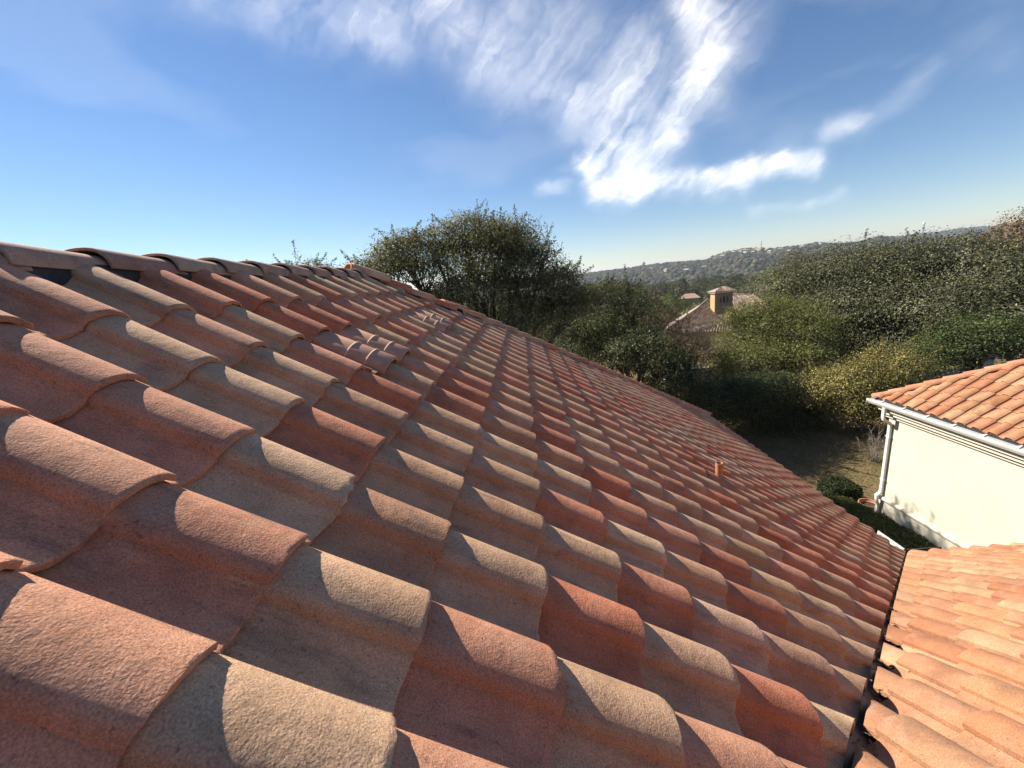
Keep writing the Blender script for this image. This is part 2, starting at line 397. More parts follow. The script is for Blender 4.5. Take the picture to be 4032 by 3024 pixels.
def view_size(p):
    """rough size in the picture, 0 when out of frame by a margin"""
    c = CAM_ROT.transposed() @ Vector(p)
    if c.z > -0.2: return 0.0
    u, v = -c.x / c.z * 0.39446, -c.y / c.z * 0.39446
    if abs(u) > 0.58 or abs(v) > 0.46: return 0.0
    return 1.0 / (c.length ** 2)

tiles = []       # matrix, colour, planes, kind
VALLEY_MAIN = (Vector((0.9, 0.985, 0)), Vector((-4.495, 4.6, 0)).normalized())
VALLEY_WING = (Vector((0.915, 0.97, 0)), Vector((4.495, -4.6, 0)).normalized())
HIP1 = (Vector((0, C1 - 0.03, 0)), Vector((1, -1, 0)).normalized())
HIP2 = (Vector((0, C2 - 0.03, 0)), Vector((1, -1, 0)).normalized())
RIDGE = (Vector((XR + 0.10, 0, 0)), Vector((1, 0, 0)))
VENTS = [(6, 0), (7, 0), (12, 0), (13, 0)]
def jitter(m, r):
    return m @ Matrix.Rotation(r.normal(0, R(0.55)), 3, 'Z') @ Matrix.Rotation(r.normal(0, R(0.4)), 3, 'X') @ Matrix.Rotation(r.normal(0, R(0.2)), 3, 'Y')
def mat4(m3, p):
    m = m3.to_4x4(); m.translation = p; return m

for j in range(-2, 24):
    for i in range(-4, 48):
        p = O + MAIN.col[1] * (i * W_) + MAIN.col[0] * (j * E_)
        mid = p + MAIN.col[1] * 0.04 - MAIN.col[0] * 0.17
        hip = HIP1 if mid.x < XB + 0.12 else HIP2
        if mid.y - mid.x > (hip[0].y + 0.42) or mid.y - mid.x < -0.42: continue
        if (i, j) in VENTS: continue
        d = p + MAIN.col[0] * (tr.normal(0, 0.0035) + 0.003 * math.sin(i * 0.55 + j * 1.7)) + MAIN.col[1] * (tr.normal(0, 0.002) + 0.004 * math.sin(j * 0.8)) + MAIN.col[2] * (abs(tr.normal(0, 0.0012)) + 0.004 * math.sin(i * 0.33 + j * 0.45))
        col = KNOWN.get((i, j)) or pick([RED, RED, RED, TAN, TAN, MIX, MIX], tr)
        tiles.append((mat4(jitter(MAIN, tr), d), col, (VALLEY_MAIN, hip) + ((RIDGE,) if j == -2 else ()), 'tile'))
k = 0
y = EAVE
while y > 0.15:
    m0 = -2
    for m in range(-2, 34):
        x = m * W_ + 0.10
        if x < y - 0.35 or x > min(9.62, 1.75 * y + 1.3): continue
        p = Vector((x, y, zp(y)))
        d = p + WING.col[0] * tr.normal(0, 0.0035) + WING.col[1] * tr.normal(0, 0.002)
        tiles.append((mat4(jitter(WING, tr), d), pick([ORANGE], tr), (VALLEY_WING,), 'wing'))
    y -= E_ * CT

# ------------------------------------------------------------------ main house
house = empty('house', (1.5, 4.0, GROUND), 'house in the foreground roofed with weathered terracotta S-tiles, seen from its own roof', 'house')
rd = MB()
dz = 0.10
def rp(x, y, s): return (x, y, zp(s) - dz)
rd.poly([rp(XR, XR, XR), rp(EAVE - 0.02, EAVE - 0.02, EAVE), rp(EAVE - 0.02, EAVE + C2, EAVE), rp(XB, XB + C2, XB), rp(XB, XB + C1, XB), rp(XR, XR + C1, XR)])
rd.poly([rp(XR, XR, XR), rp(9.9, XR, XR), rp(9.9, EAVE - 0.02, EAVE), rp(EAVE - 0.02, EAVE - 0.02, EAVE)])
# the far slopes
rd.poly([rp(XR, -6, XR), rp(XR, XR + C1, XR), (XR - 6, XR + C1 + 6, zp(XR) - dz - 6 * TT), (XR - 6, -6, zp(XR) - dz - 6 * TT)])
rd.poly([rp(XR, -6, XR), rp(XR, XR, XR), rp(9.9, XR, XR), (9.9, -6, zp(XR) - dz)])
rd.poly([rp(XR, XR + C1, XR), rp(XB, XB + C1, XB), (XB - 1.8, XB + C1, zp(XB) - dz)])
rd.poly([rp(XB, XB + C1, XB), rp(XB, XB + C2, XB), (XB - 6, XB + C2 + 6, zp(XB) - dz - 6 * TT), (XB - 6, XB + C1 + 1.0, zp(XB) - dz - 6 * TT)])
rd.poly([rp(XB, XB + C2, XB), rp(EAVE, EAVE + C2, EAVE), (XB - 6, XB + C2 + 6, zp(XB) - dz - 6 * TT)])
rd.poly([rp(XB, XB + C1, XB), (XB - 6, XB + C1 + 1.0, zp(XB) - dz - 6 * TT), (XR - 6, XR + C1 + 6, zp(XR) - dz - 6 * TT), rp(XR, XR + C1, XR)])
roof = rd.build('roof', MAT['deck'], house)

wl = MB()
wl.box(-7.2, EAVE - 0.55, -6, EAVE + C2 - 0.6, GROUND - 0.3, zp(EAVE) - 0.35)
wl.box(EAVE - 0.545, 9.85, -6, EAVE - 0.55, GROUND - 0.3, zp(EAVE) - 0.35)
wl.build('wall', MAT['stucco'], house)
sf = MB()
sf.box(EAVE - 0.55, EAVE - 0.03, EAVE + 0.05, EAVE + C2, zp(EAVE) - 0.30, zp(EAVE) - 0.14)
sf.box(EAVE + 0.05, 9.85, EAVE - 0.55, EAVE - 0.03, zp(EAVE) - 0.30, zp(EAVE) - 0.14)
sf.build('eave_board', MAT['trim'], house)
gt = MB()
ze = zp(EAVE)
gprof = [(EAVE - 0.05, ze - 0.25), (EAVE + 0.02, ze - 0.25), (EAVE + 0.05, ze - 0.18), (EAVE + 0.05, ze - 0.135), (EAVE + 0.042, ze - 0.135), (EAVE + 0.042, ze - 0.18), (EAVE + 0.015, ze - 0.24), (EAVE - 0.045, ze - 0.24)]
gt.prism(gprof, EAVE + 0.06, EAVE + C2, 'y')
gt.build('gutter', MAT['gutter'], house)
sg = MB()
n = len(sg.v)
sg.prism([(EAVE + 0.10, ze - 0.16), (EAVE + 0.112, ze - 0.16), (EAVE + 0.128, ze - 0.015), (EAVE + 0.116, ze - 0.015)], EAVE + 0.12, EAVE + 0.62, 'y')
sg.build('splash_guard', MAT['gutter'], house)
sg = MB(); sg.prism([(EAVE + 0.10, ze - 0.16), (EAVE + 0.112, ze - 0.16), (EAVE + 0.128, ze - 0.03), (EAVE + 0.116, ze - 0.03)], EAVE + 0.10, EAVE + 0.70, 'x')
sg.build('splash_guard', MAT['dark'], house)  # same guard in metal; dark colour stands in for shade on its back

# valley flashing: a shallow metal trough under the cut tile edges
vf = MB()
for (s0, s1) in ((0.2, EAVE - 0.05),):
    a, b, c_ = -0.17, 0.0, 0.17
    q = []
    for s in (s0, s1):
        q.append([(s - 0.14, s + 0.14, zp(s - 0.14) - 0.065 - 0.006), (s, s, zp(s) - 0.068), (s + 0.14, s - 0.14, zp(s - 0.14) - 0.071)])
    vf.poly([q[0][0], q[0][1], q[1][1], q[1][0]]); vf.poly([q[0][1], q[0][2], q[1][2], q[1][1]])
vf.build('valley_flashing', MAT['valley'], house)

# tiles: the ones that show largest stand alone, the rest are one part
BASES = {'tile': [tile_mesh('tile', 100 + s, MAT['tile_o'], rough=0.0045 if s in (2, 5) else 0.0018) for s in range(7)], 'wing': [tile_mesh('wing_tile', 140 + s, MAT['wing_o']) for s in range(4)]}
LOWV, LOWF, LOWG, LOWC = tile_arrays(5, TS[::2])
ready = []
for idx, (m, col, planes, kind) in enumerate(tiles):
    base = BASES[kind][idx % len(BASES[kind])]
    bb = [m @ Vector(c) for c in ((-0.43, -0.13, 0), (-0.43, 0.2, 0), (0.005, -0.13, 0), (0.005, 0.2, 0))]
    need = [pl for pl in planes if min((c - pl[0]).dot(pl[1]) for c in bb) < 0]
    if any(max((c - pl[0]).dot(pl[1]) for c in bb) <= 0 for pl in need): continue
    me = base
    if need:
        me = cut_mesh(base, m, need, base.materials[0])
        if me is None: continue
    ready.append((view_size(m @ Vector((-0.17, 0.04, 0))), m, col, kind, me, bool(need)))
ready.sort(key=lambda r: -r[0])
for vs, m, col, kind, me, cut in ready[:300]:
    o = bpy.data.objects.new('roof_tile', me)
    o.matrix_world = m
    COL.objects.link(o)
    o.color = (*col, 1)
    adopt(o, roof)
def joined(name, items, mat, parent):
    Vs, Fs, Ts, Gs = [], [], [], []
    n = 0
    for vs, m, col, kind, me, cut in items:
        k = len(me.vertices)
        co = np.empty(k * 3, np.float32); me.vertices.foreach_get('co', co); co = co.reshape(-1, 3)
        g = np.zeros(k, np.float32)
        if 'groove' in me.attributes: me.attributes['groove'].data.foreach_get('value', g)
        A = np.array(m)
        Vs.append(co @ A[:3, :3].T + A[:3, 3]); Gs.append(g); Ts.append(np.tile((*col, 1.0), (k, 1)))
        Fs += [tuple(n + v for v in p.vertices) for p in me.polygons]
        n += k
    me = bpy.data.meshes.new(name)
    me.from_pydata(np.concatenate(Vs).tolist(), [], Fs); me.update()
    a = me.attributes.new('tint', 'FLOAT_COLOR', 'POINT'); a.data.foreach_set('color', np.concatenate(Ts).astype(np.float32).ravel())
    a = me.attributes.new('groove', 'FLOAT', 'POINT'); a.data.foreach_set('value', np.concatenate(Gs))
    me.polygons.foreach_set('use_smooth', np.ones(len(me.polygons), bool)); me.set_sharp_from_angle(angle=R(38))
    return tag(link(name, me, mat, parent), kind='stuff')
rest = ready[300:]
joined('remaining_roof_tiles', [r for r in rest if r[3] == 'tile'], MAT['tile_a'], roof)
wr = [r for r in rest if r[3] == 'wing']
if wr: joined('remaining_wing_tiles', wr, MAT['wing_a'], roof)

# ------------------------------------------------------------------ ridge and hip caps
def cap_mesh(name, seed, mat, hw=0.137, ht=0.100, length=0.43, th=0.014):
    r = np.random.default_rng(seed)
    bm_v, F = [], []
    ph = [R(a) for a in np.linspace(-90, 90, 17)]
    n = len(ph)
    rings = [(-length, 0.84, 0.0), (-0.2, 0.93, 0.0), (-0.006, 1.0, 0.0), (0.0, 1.0, -0.003), (0.0, 1.0, -th), (-length, 0.84, -th)]
    for x, s, d in rings:
        lift = x / 0.36 * 0.016
        for a in ph:
            e = 0.82
            yy = math.copysign(abs(math.sin(a)) ** e, math.sin(a)) * (hw * s + d)
            zz = max(0.0, math.cos(a)) ** e * (ht * s + d)
            jx = r.normal(0, 0.0015) if abs(x) < 1e-6 else 0
            bm_v.append((x + jx, yy, zz + lift))
    m = len(rings)
    for a in range(m):
        b = (a + 1) % m
        for k in range(n - 1): F.append((a * n + k, a * n + k + 1, b * n + k + 1, b * n + k))
    F += [tuple(a * n for a in range(m)), tuple(a * n + n - 1 for a in range(m - 1, -1, -1))]
    me = bpy.data.meshes.new(name); me.from_pydata(bm_v, [], F); me.update()
    me.attributes.new('groove', 'FLOAT', 'POINT')
    bm = bmesh.new(); bm.from_mesh(me); bmesh.ops.recalc_face_normals(bm, faces=bm.faces); bm.to_mesh(me); bm.free()
    me.polygons.foreach_set('use_smooth', np.ones(len(me.polygons), bool)); me.set_sharp_from_angle(angle=R(40))
    me.materials.append(mat)
    return me
CAPS = [cap_mesh('ridge_cap', 300 + s, MAT['tile_o']) for s in range(4)]
CAPS_A = [cap_mesh('ridge_cap', 320 + s, MAT['annex_o']) for s in range(3)]
def place_cap(p, axis, col, parent, name='ridge_tile', pool=CAPS, scale=1.0):
    axis = Vector(axis).normalized()
    side = Vector((0, 0, 1)).cross(axis).normalized()
    up = axis.cross(side)
    m = Matrix((axis, side, up)).transposed() * 1.0
    m = (m @ Matrix.Rotation(tr.normal(0, R(0.8)), 3, 'Z') @ Matrix.Rotation(tr.normal(0, R(0.6)), 3, 'X')).to_4x4()
    m.translation = p
    o = bpy.data.objects.new(name, pool[int(tr.integers(len(pool)))])
    o.matrix_world = m @ Matrix.Scale(scale, 4); COL.objects.link(o); o.color = (*col, 1)
    return adopt(o, parent)
CAPCOL = [[(0.42, 0.27, 0.20), (0.40, 0.245, 0.185), (0.43, 0.29, 0.215)]]
yy = 1.783 - 0.36 * 5
while yy < XR + C1 - 0.1:
    place_cap(Vector((XR, yy, zp(XR) - 0.068)), (0, -1, 0), pick(CAPCOL, tr), house)
    yy += 0.36
hd = Vector((1, 1, -TT)).normalized()
def hip_caps(x0, x1, c, first=0.0, cols=CAPCOL):
    L = (x1 - x0) * math.sqrt(2 + TT * TT)
    s = L - first
    while s > 0.12:
        p = Vector((x0, x0 + c, zp(x0))) + hd * s
        place_cap(p + Vector((0, 0, -0.008)), hd, pick(cols, tr), house, 'hip_tile')
        s -= 0.36
HIPCOL = [RED, RED, MIX]
hip_caps(XR, XB - 0.02, C1, 0.0, HIPCOL)
yy = XB + C1 + 0.13
while yy < XB + C2 + 0.05:
    place_cap(Vector((XB, yy, zp(XB) - 0.058)), (0, -1, 0), pick(CAPCOL, tr), house)
    yy += 0.17
hip_caps(XB, EAVE + 0.06, C2, 0.0, HIPCOL)
# sand-coloured apex tile where the high ridge meets the hip
place_cap(Vector((XR, XR + C1, zp(XR))) + hd * 0.35 + Vector((0, 0, 0.006)), hd, TAN[1], house, 'apex_tile', scale=1.03)
# weather boards under the caps
wb = MB()
wb.box(XR - 0.112, XR + 0.112, -3, XR + C1, zp(XR) - 0.22, zp(XR) - 0.052)
wb.box(XB - 0.112, XB + 0.112, XB + C1, XB + C2, zp(XB) - 0.22, zp(XB) - 0.052)
wb.build('ridge_board', MAT['dark'], house)
hb = MB()
for x0, x1, c in ((XR, XB, C1), (XB, EAVE, C2)):
    side = Vector((-1, 1, 0)).normalized() * 0.09
    a, b = Vector((x0, x0 + c, zp(x0))), Vector((x1, x1 + c, zp(x1)))
    lo, hi = Vector((0, 0, -0.16)), Vector((0, 0, -0.012))
    n = len(hb.v)
    for p in (a, b):
        for q in (-side + lo, side + lo, side + hi, -side + hi): hb.v.append(tuple(p + q))
    hb.f += [(n, n + 1, n + 2, n + 3), (n + 7, n + 6, n + 5, n + 4)] + [(n + k, n + 4 + k, n + 4 + (k + 1) % 4, n + (k + 1) % 4) for k in range(4)]
hb.build('hip_board', MAT['dark'], house)

# ------------------------------------------------------------------ two low attic vents shaped like barrels
def attic_vent(i):
    p = O + MAIN.col[1] * (i * W_) + MAIN.col[0] * 0.0
    m = mat4(MAIN @ Matrix.Rotation(R(-6.0), 3, 'Y'), p + MAIN.col[2] * 0.012)
    e = empty('attic_vent', p)
    adopt(e, house)
    base = MB()
    base.box(-0.36, 0.05, -0.115, 0.50, -0.022, -0.012)
    for t in (-0.112, 0.19, 0.492): base.box(-0.34, 0.03, t - 0.004, t + 0.004, -0.0119, 0.004)
    o = base.build('vent_base', MAT['lead'], None); o.matrix_world = m; adopt(o, e)
    for k in range(2):
        t0 = k * W_ + 0.085
        def ring(v, r, h): return [(v, t0 + r * math.cos(a), -0.012 + h * math.sin(a)) for a in np.linspace(math.pi * 1.08, -math.pi * 0.08, 15)]
        b = MB()
        prof = [(-0.365, 0.114, 0.056), (-0.36, 0.116, 0.058), (0.072, 0.124, 0.066), (0.078, 0.122, 0.063), (0.078, 0.108, 0.049), (-0.20, 0.104, 0.046)]
        for v, r, h in prof: b.v += ring(v, r, h)
        for a in range(len(prof) - 1):
            for q in range(14): b.f.append((a * 15 + q, a * 15 + q + 1, a * 15 + 15 + q + 1, a * 15 + 15 + q))
        b.f.append(tuple(range(15)))
        o = b.build('vent_barrel', MAT['clay'], None, smooth=35); o.matrix_world = m; adopt(o, e)
        for v in (-0.155, -0.04):
            rb = MB()
            prof = [(v - 0.003, 0.117, 0.058), (v - 0.004, 0.124, 0.069), (v + 0.001, 0.126, 0.071), (v + 0.003, 0.119, 0.060)]
            for vv, r, h in prof: rb.v += ring(vv, r, h)
            for a in range(len(prof) - 1):
                for q in range(14): rb.f.append((a * 15 + q, a * 15 + q + 1, a * 15 + 15 + q + 1, a * 15 + 15 + q))
            o = rb.build('vent_rib', MAT['sunlit_rib'], None, smooth=35); o.matrix_world = m; adopt(o, e)
attic_vent(6)
attic_vent(12)

# ------------------------------------------------------------------ vent pipe through the roof
pp = O + MAIN.col[1] * (11.25 * W_) + MAIN.col[2] * 0.03 + MAIN.col[0] * (9.55 * E_)
pe = empty('vent_pipe', pp); adopt(pe, house)
pm = MB(); pm.lathe([(0.0, -0.10), (0.034, -0.10), (0.034, 0.02), (0.035, 0.10), (0.036, 0.185), (0.033, 0.187), (0.029, 0.185), (0.028, 0.11), (0.0, 0.11)], pp, 20)
pm.build('pipe', MAT['rust'], pe, smooth=40)
fm = MB(); fm.lathe([(0.036, 0.02), (0.046, 0.018), (0.055, -0.015), (0.075, -0.07), (0.10, -0.12)], pp, 18)
fm.build('boot', MAT['lead'], pe, smooth=50)
# a dressed sheet that follows the tiles under it
sv, stt = np.linspace(-0.15, 0.16, 7), [-0.11, -0.08, -0.05, -0.025, 0.0, 0.012, 0.03, 0.06, 0.09, 0.12, 0.15, 0.165]
sk = MB()
for v in sv:
    for t in stt: sk.v.append((v, t, profile(t) + 0.010 + 0.004 * math.sin(9 * v + 14 * t)))
nt_ = len(stt)
for a_ in range(len(sv) - 1):
    for b_ in range(nt_ - 1): sk.f.append((a_ * nt_ + b_, a_ * nt_ + b_ + 1, (a_ + 1) * nt_ + b_ + 1, (a_ + 1) * nt_ + b_))
ti = round(11.66 - 0.3)
o = sk.build('flashing', MAT['lead'], None, smooth=60)
o.matrix_world = mat4(MAIN, O + MAIN.col[1] * (ti * W_) + MAIN.col[0] * (9.55 * E_)); adopt(o, pe)
# ------------------------------------------------------------------ the neighbouring wing house with the cream wall
GX, GY, GZ = 9.42, 11.12, -4.10          # outer gutter line, far corner, gutter top
WX, WY = 9.76, 10.72                     # wall face and far corner
annex = empty('annex_house', (12.5, 8.0, GROUND), 'cream stucco house with bright orange tile roof, white gutter and downspout at the right edge', 'house')
aw = MB(); aw.box(WX, 16.0, 2.5, WY, GROUND - 0.3, GZ - 0.05); aw.build('wall', MAT['stucco'], annex)
# stepped cornice
for x, z0, z1 in ((0.18, -0.27, -0.02), (0.12, -0.37, -0.272), (0.055, -0.46, -0.372)):
    b = MB(); b.box(WX - x, 15.9, 2.6, WY + x, GZ + z0, GZ + z1); b.build('cornice_moulding', MAT['trim'], annex, bevel=0.006)
# bullnose ledge and plinth
LZ = -6.95
b = MB(); pr = [(WX + 0.01, LZ - 0.075)] + [(WX - 0.03 - 0.06 * math.cos(a), LZ + 0.06 * math.sin(a)) for a in np.linspace(-math.pi / 2, math.pi / 2, 9)] + [(WX + 0.01, LZ + 0.075)]
b.prism(pr, 2.7, WY + 0.05, 'y'); b.build('wall_ledge', MAT['stucco'], annex, smooth=50)
b = MB(); b.box(WX - 0.035, 15.8, 2.72, WY + 0.035, GROUND - 0.2, LZ - 0.06); b.build('plinth', MAT['stucco'], annex)
# gutter
b = MB()
g = [(GX + 0.16, GZ - 0.13), (GX + 0.05, GZ - 0.13), (GX + 0.012, GZ - 0.07), (GX, GZ - 0.035), (GX, GZ), (GX + 0.014, GZ), (GX + 0.016, GZ - 0.03), (GX + 0.06, GZ - 0.115), (GX + 0.16, GZ - 0.115)]
b.prism(g, 2.5, GY, 'y')
b.box(GX + 0.002, GX + 0.16, GY - 0.004, GY + 0.004, GZ - 0.12, GZ - 0.004)
b.build('gutter', MAT['spout'], annex)
b = MB(); b.poly([(GX + 0.014, 2.5, GZ - 0.012), (GX + 0.20, 2.5, GZ + 0.03), (GX + 0.20, GY - 0.05, GZ + 0.03), (GX + 0.014, GY - 0.05, GZ - 0.012)])
b.build('gutter_screen', MAT['screen'], annex)
y = GY - 0.42
while y > 3.0:
    b = MB(); b.poly([(GX + 0.012, y - 0.05, GZ + 0.002), (GX + 0.19, y, GZ + 0.052), (GX + 0.012, y + 0.05, GZ + 0.002)]).poly([(GX + 0.012, y - 0.05, GZ - 0.004), (GX + 0.19, y, GZ + 0.034), (GX + 0.012, y + 0.05, GZ - 0.004)])
    b.build('gutter_hanger', MAT['gutter'], annex); y -= 0.62
# downspout: outlet, offset elbow to the wall, straight run, jog round the ledge
def spout(path, parent, w=0.085, d=0.065):
    b = MB(); n = 0
    for i, (x, y, z) in enumerate(path):
        a, c = Vector(path[max(i - 1, 0)]), Vector(path[min(i + 1, len(path) - 1)])
        t = (c - a).normalized()
        u = Vector((0, 1, 0)); w_ = t.cross(u).normalized()
        for su, sw in ((-1, -1), (1, -1), (1, 1), (-1, 1)): b.v.append(tuple(Vector((x, y, z)) + u * su * w / 2 + w_ * sw * d / 2))
    for i in range(len(path) - 1):
        for k in range(4): b.f.append((i * 4 + k, i * 4 + (k + 1) % 4, i * 4 + 4 + (k + 1) % 4, i * 4 + 4 + k))
    b.f.append((3, 2, 1, 0)); m = len(path) * 4; b.f.append((m - 4, m - 3, m - 2, m - 1))
    return b.build('downspout', MAT['spout'], parent, bevel=0.006)
DY = WY - 0.10
dx = WX - 0.045
spout([(GX + 0.085, DY, GZ - 0.12), (GX + 0.085, DY, GZ - 0.42), (GX + 0.10, DY, GZ - 0.48), (dx - 0.02, DY, GZ - 0.60), (dx, DY, GZ - 0.66), (dx, DY, LZ + 0.22), (dx - 0.02, DY, LZ + 0.15), (dx - 0.10, DY, LZ + 0.08), (dx - 0.10, DY, LZ - 0.10), (dx - 0.05, DY, LZ - 0.2), (dx - 0.05, DY, GROUND + 0.05)], annex)
for z in (LZ + 0.55, GZ - 1.0):
    b = MB(); b.box(dx - 0.04, WX + 0.01, DY - 0.055, DY + 0.055, z, z + 0.03); b.build('spout_strap', MAT['spout'], annex)
# roof
AX, AZ = GX + 0.10, GZ + 0.085           # nose of the first course
ar = MB()
top = 2.9
ar.poly([(AX, 2.5, AZ - 0.07), (AX, GY - 0.06, AZ - 0.07), (AX + top, GY - 0.06 - top, AZ - 0.07 + top * TT), (AX + top, 2.5, AZ - 0.07 + top * TT)])
ar.poly([(AX, GY - 0.06, AZ - 0.07), (AX + top, GY - 0.06 - top, AZ - 0.07 + top * TT), (AX + 2 * top, GY - 0.06, AZ - 0.07)])
ar.poly([(AX + top, 2.5, AZ - 0.07 + top * TT), (AX + top, GY - 0.06 - top, AZ - 0.07 + top * TT), (AX + 2 * top, GY - 0.06, AZ - 0.07), (AX + 2 * top, 2.5, AZ - 0.07)])
aroof = ar.build('roof', MAT['deck'], annex)
ABASE = [tile_mesh('annex_tile', 180 + s, MAT['annex_o']) for s in range(4)]
HIPA = (Vector((AX, GY - 0.10, 0)), Vector((-1, -1, 0)).normalized())
for j in range(0, 9):
    for i in range(0, 22):
        p = Vector((AX, GY - 0.16, AZ)) + ANNEX.col[1] * (i * W_) - ANNEX.col[0] * (j * E_)
        m = mat4(jitter(ANNEX, tr), p)
        bb = [m @ Vector(c) for c in ((-0.43, -0.13, 0), (-0.43, 0.2, 0), (0.005, -0.13, 0), (0.005, 0.2, 0))]
        ds = [(c - HIPA[0]).dot(HIPA[1]) for c in bb]
        if max(ds) <= 0: continue
        me = ABASE[(i * 3 + j) % 4]
        if min(ds) < 0:
            me = cut_mesh(me, m, [HIPA], MAT['annex_o'])
            if me is None: continue
        o = bpy.data.objects.new('roof_tile', me); o.matrix_world = m; COL.objects.link(o); o.color = (*pick([ORANGE], tr), 1); adopt(o, aroof)
ad = Vector((-1, 1, -TT)).normalized()
L = top * math.sqrt(2 + TT * TT); s = L
while s > 0.1:
    p = Vector((AX + top, GY - 0.06 - top, AZ + top * TT)) + ad * (s - 0.02)
    place_cap(p + Vector((0, 0, -0.06)), ad, pick([[(0.40, 0.19, 0.115), (0.41, 0.22, 0.135), (0.375, 0.17, 0.105)]], tr), annex, 'hip_tile', CAPS_A)
    s -= 0.36
b = MB()
# black barrel closures standing in the mouths of the eave tiles
for i in range(0, 22):
    y = GY - 0.16 - i * W_
    c = MB(); c.v = [(AX + 0.012, y - t, AZ + zz) for t, zz in [(0.004, -0.03)] + [(t, profile(t) - 0.014) for t in (0.012, 0.03, 0.06, 0.1, 0.14, 0.17, 0.19)] + [(0.198, -0.03)]]
    c.f = [tuple(range(len(c.v)))]; c.build('eave_closure', MAT['dark'], annex)

# ------------------------------------------------------------------ ground: one sheet from under the houses to the horizon
SKYLINE = [(-180, 0.4), (-60, 0.5), (-30, 0.3), (-10, 0.25), (8.4, 0.18), (12.2, 0.28), (14.4, 0.34), (16.4, 0.43), (19.8, 0.48), (23.7, 0.33), (25.8, 0.96), (27.6, 1.16), (29.7, 0.96), (31.0, 0.79), (33.2, 0.77), (34.5, 0.94), (36.8, 0.55), (38.1, 0.47), (39.8, 0.87), (40.9, 0.53), (42.5, 0.25), (46, 0.1), (60, 0.5), (100, 0.3), (180, 0.4)]
def sstep(a, b, x): t = np.clip((x - a) / (b - a), 0, 1); return t * t * (3 - 2 * t)
def hills(az, d):
    """height of the land at azimuth (degrees) and distance from the eye"""
    top = 1800 * np.tan(np.radians(np.interp(az, [s[0] for s in SKYLINE], [s[1] for s in SKYLINE]))) - 7
    near = GROUND - 3.0 * sstep(25, 60, d) - 7.0 * sstep(62, 130, d) + 1.5 * sstep(150, 260, d) - 36 * sstep(290, 800, d)
    h = near + (top - (GROUND - 44.5)) * sstep(750, 1800, d)
    h = h + 4 * np.sin(az * 0.9 + d * 0.006) * sstep(300, 900, d) * (1 - sstep(1500, 1800, d))
    h = h - 60 * sstep(1850, 2600, d)
    far = 14 + np.interp(az, [-180, 38, 43, 50, 80, 180], [0, 8, 15, 17, 20, 0])
    return h + (far + 60 - top) * sstep(3000, 4200, d)
azs = np.unique(np.concatenate([np.arange(-180, 180, 4.0), np.arange(-8, 64, 0.5)]))
ds = np.concatenate([[0.5, 4, 8, 12, 16, 20, 26, 34, 45, 60, 80, 105, 130, 150, 180, 210, 240, 260, 290, 340, 400], np.arange(470, 1900, 70), [1850, 1950, 2100, 2400, 2700, 3000, 3300, 3600, 3900, 4200, 4600, 5500, 7500, 11000]])
AZ, DD = np.meshgrid(azs, ds)
GZv = hills(AZ, DD)
V = np.stack([np.sin(np.radians(AZ)) * DD, np.cos(np.radians(AZ)) * DD, GZv], -1).reshape(-1, 3)
na, nd = len(azs), len(ds)
idx = np.arange(na * nd).reshape(nd, na)
nxt = np.roll(idx, -1, 1)
F = np.stack([idx[:-1], nxt[:-1], nxt[1:], idx[1:]], -1).reshape(-1, 4)[:, ::-1]
V = np.vstack([V, [[0, 0, GROUND]]])
gm = mesh_np('ground', V, F, True)

def ground_material():
    m, nt, N, L = new_mat('ground')
    pos = N('ShaderNodeNewGeometry').outputs['Position']
    a = noiser(N, L, pos, 0.9, 6.0, 0.65)
    c = mixer(N, L, 'MIX', ranger(N, L, a, 0.35, 0.65), (0.19, 0.14, 0.085), (0.10, 0.092, 0.042))
    b_ = noiser(N, L, pos, 14.0, 4.0, 0.7)
    c = mixer(N, L, 'MULTIPLY', 1.0, c, mixer(N, L, 'MIX', ranger(N, L, b_, 0.3, 0.7), (0.5, 0.48, 0.46), (1.35, 1.3, 1.2)))
    ln = N('ShaderNodeVectorMath'); ln.operation = 'LENGTH'; L(pos, ln.inputs[0])
    far = ranger(N, L, ln.outputs['Value'], 35, 90)
    fa = noiser(N, L, pos, 0.02, 5.0, 0.6)
    c = mixer(N, L, 'MIX', far, c, mixer(N, L, 'MIX', ranger(N, L, fa, 0.4, 0.65), (0.045, 0.055, 0.028), (0.10, 0.085, 0.055)))
    b = N('ShaderNodeBsdfPrincipled'); L(c, b.inputs['Base Color']); b.inputs['Roughness'].default_value = 1.0
    b.inputs['Specular IOR Level'].default_value = 0.1
    bu = N('ShaderNodeBump'); bu.inputs['Strength'].default_value = 0.8; bu.inputs['Distance'].default_value = 0.05
    L(b_, bu.inputs['Height']); L(bu.outputs[0], b.inputs['Normal'])
    out = N('ShaderNodeOutputMaterial'); L(b.outputs[0], out.inputs[0])
    return m
tag(link('ground', gm, ground_material()), kind='structure')

# ------------------------------------------------------------------ foliage
def leaf_quads(P, Nrm, size, r, aspect=0.5, bend=0.25):
    """one bent diamond leaf for each point P with a normal"""
    n = len(P)
    a = r.normal(size=(n, 3)); a -= Nrm * (a * Nrm).sum(1, keepdims=True); a /= np.linalg.norm(a, axis=1, keepdims=True) + 1e-9
    b = np.cross(Nrm, a)
    s = size * r.uniform(0.65, 1.35, (n, 1))
    V = np.empty((n, 4, 3), np.float32)
    V[:, 0] = P - a * s * 0.5
    V[:, 1] = P + b * s * aspect * 0.5 + Nrm * s * bend * 0.3
    V[:, 2] = P + a * s * 0.5
    V[:, 3] = P - b * s * aspect * 0.5 + Nrm * s * bend * 0.3
    F = np.arange(n * 4, dtype=np.int32).reshape(n, 4)
    return V.reshape(-1, 3), F

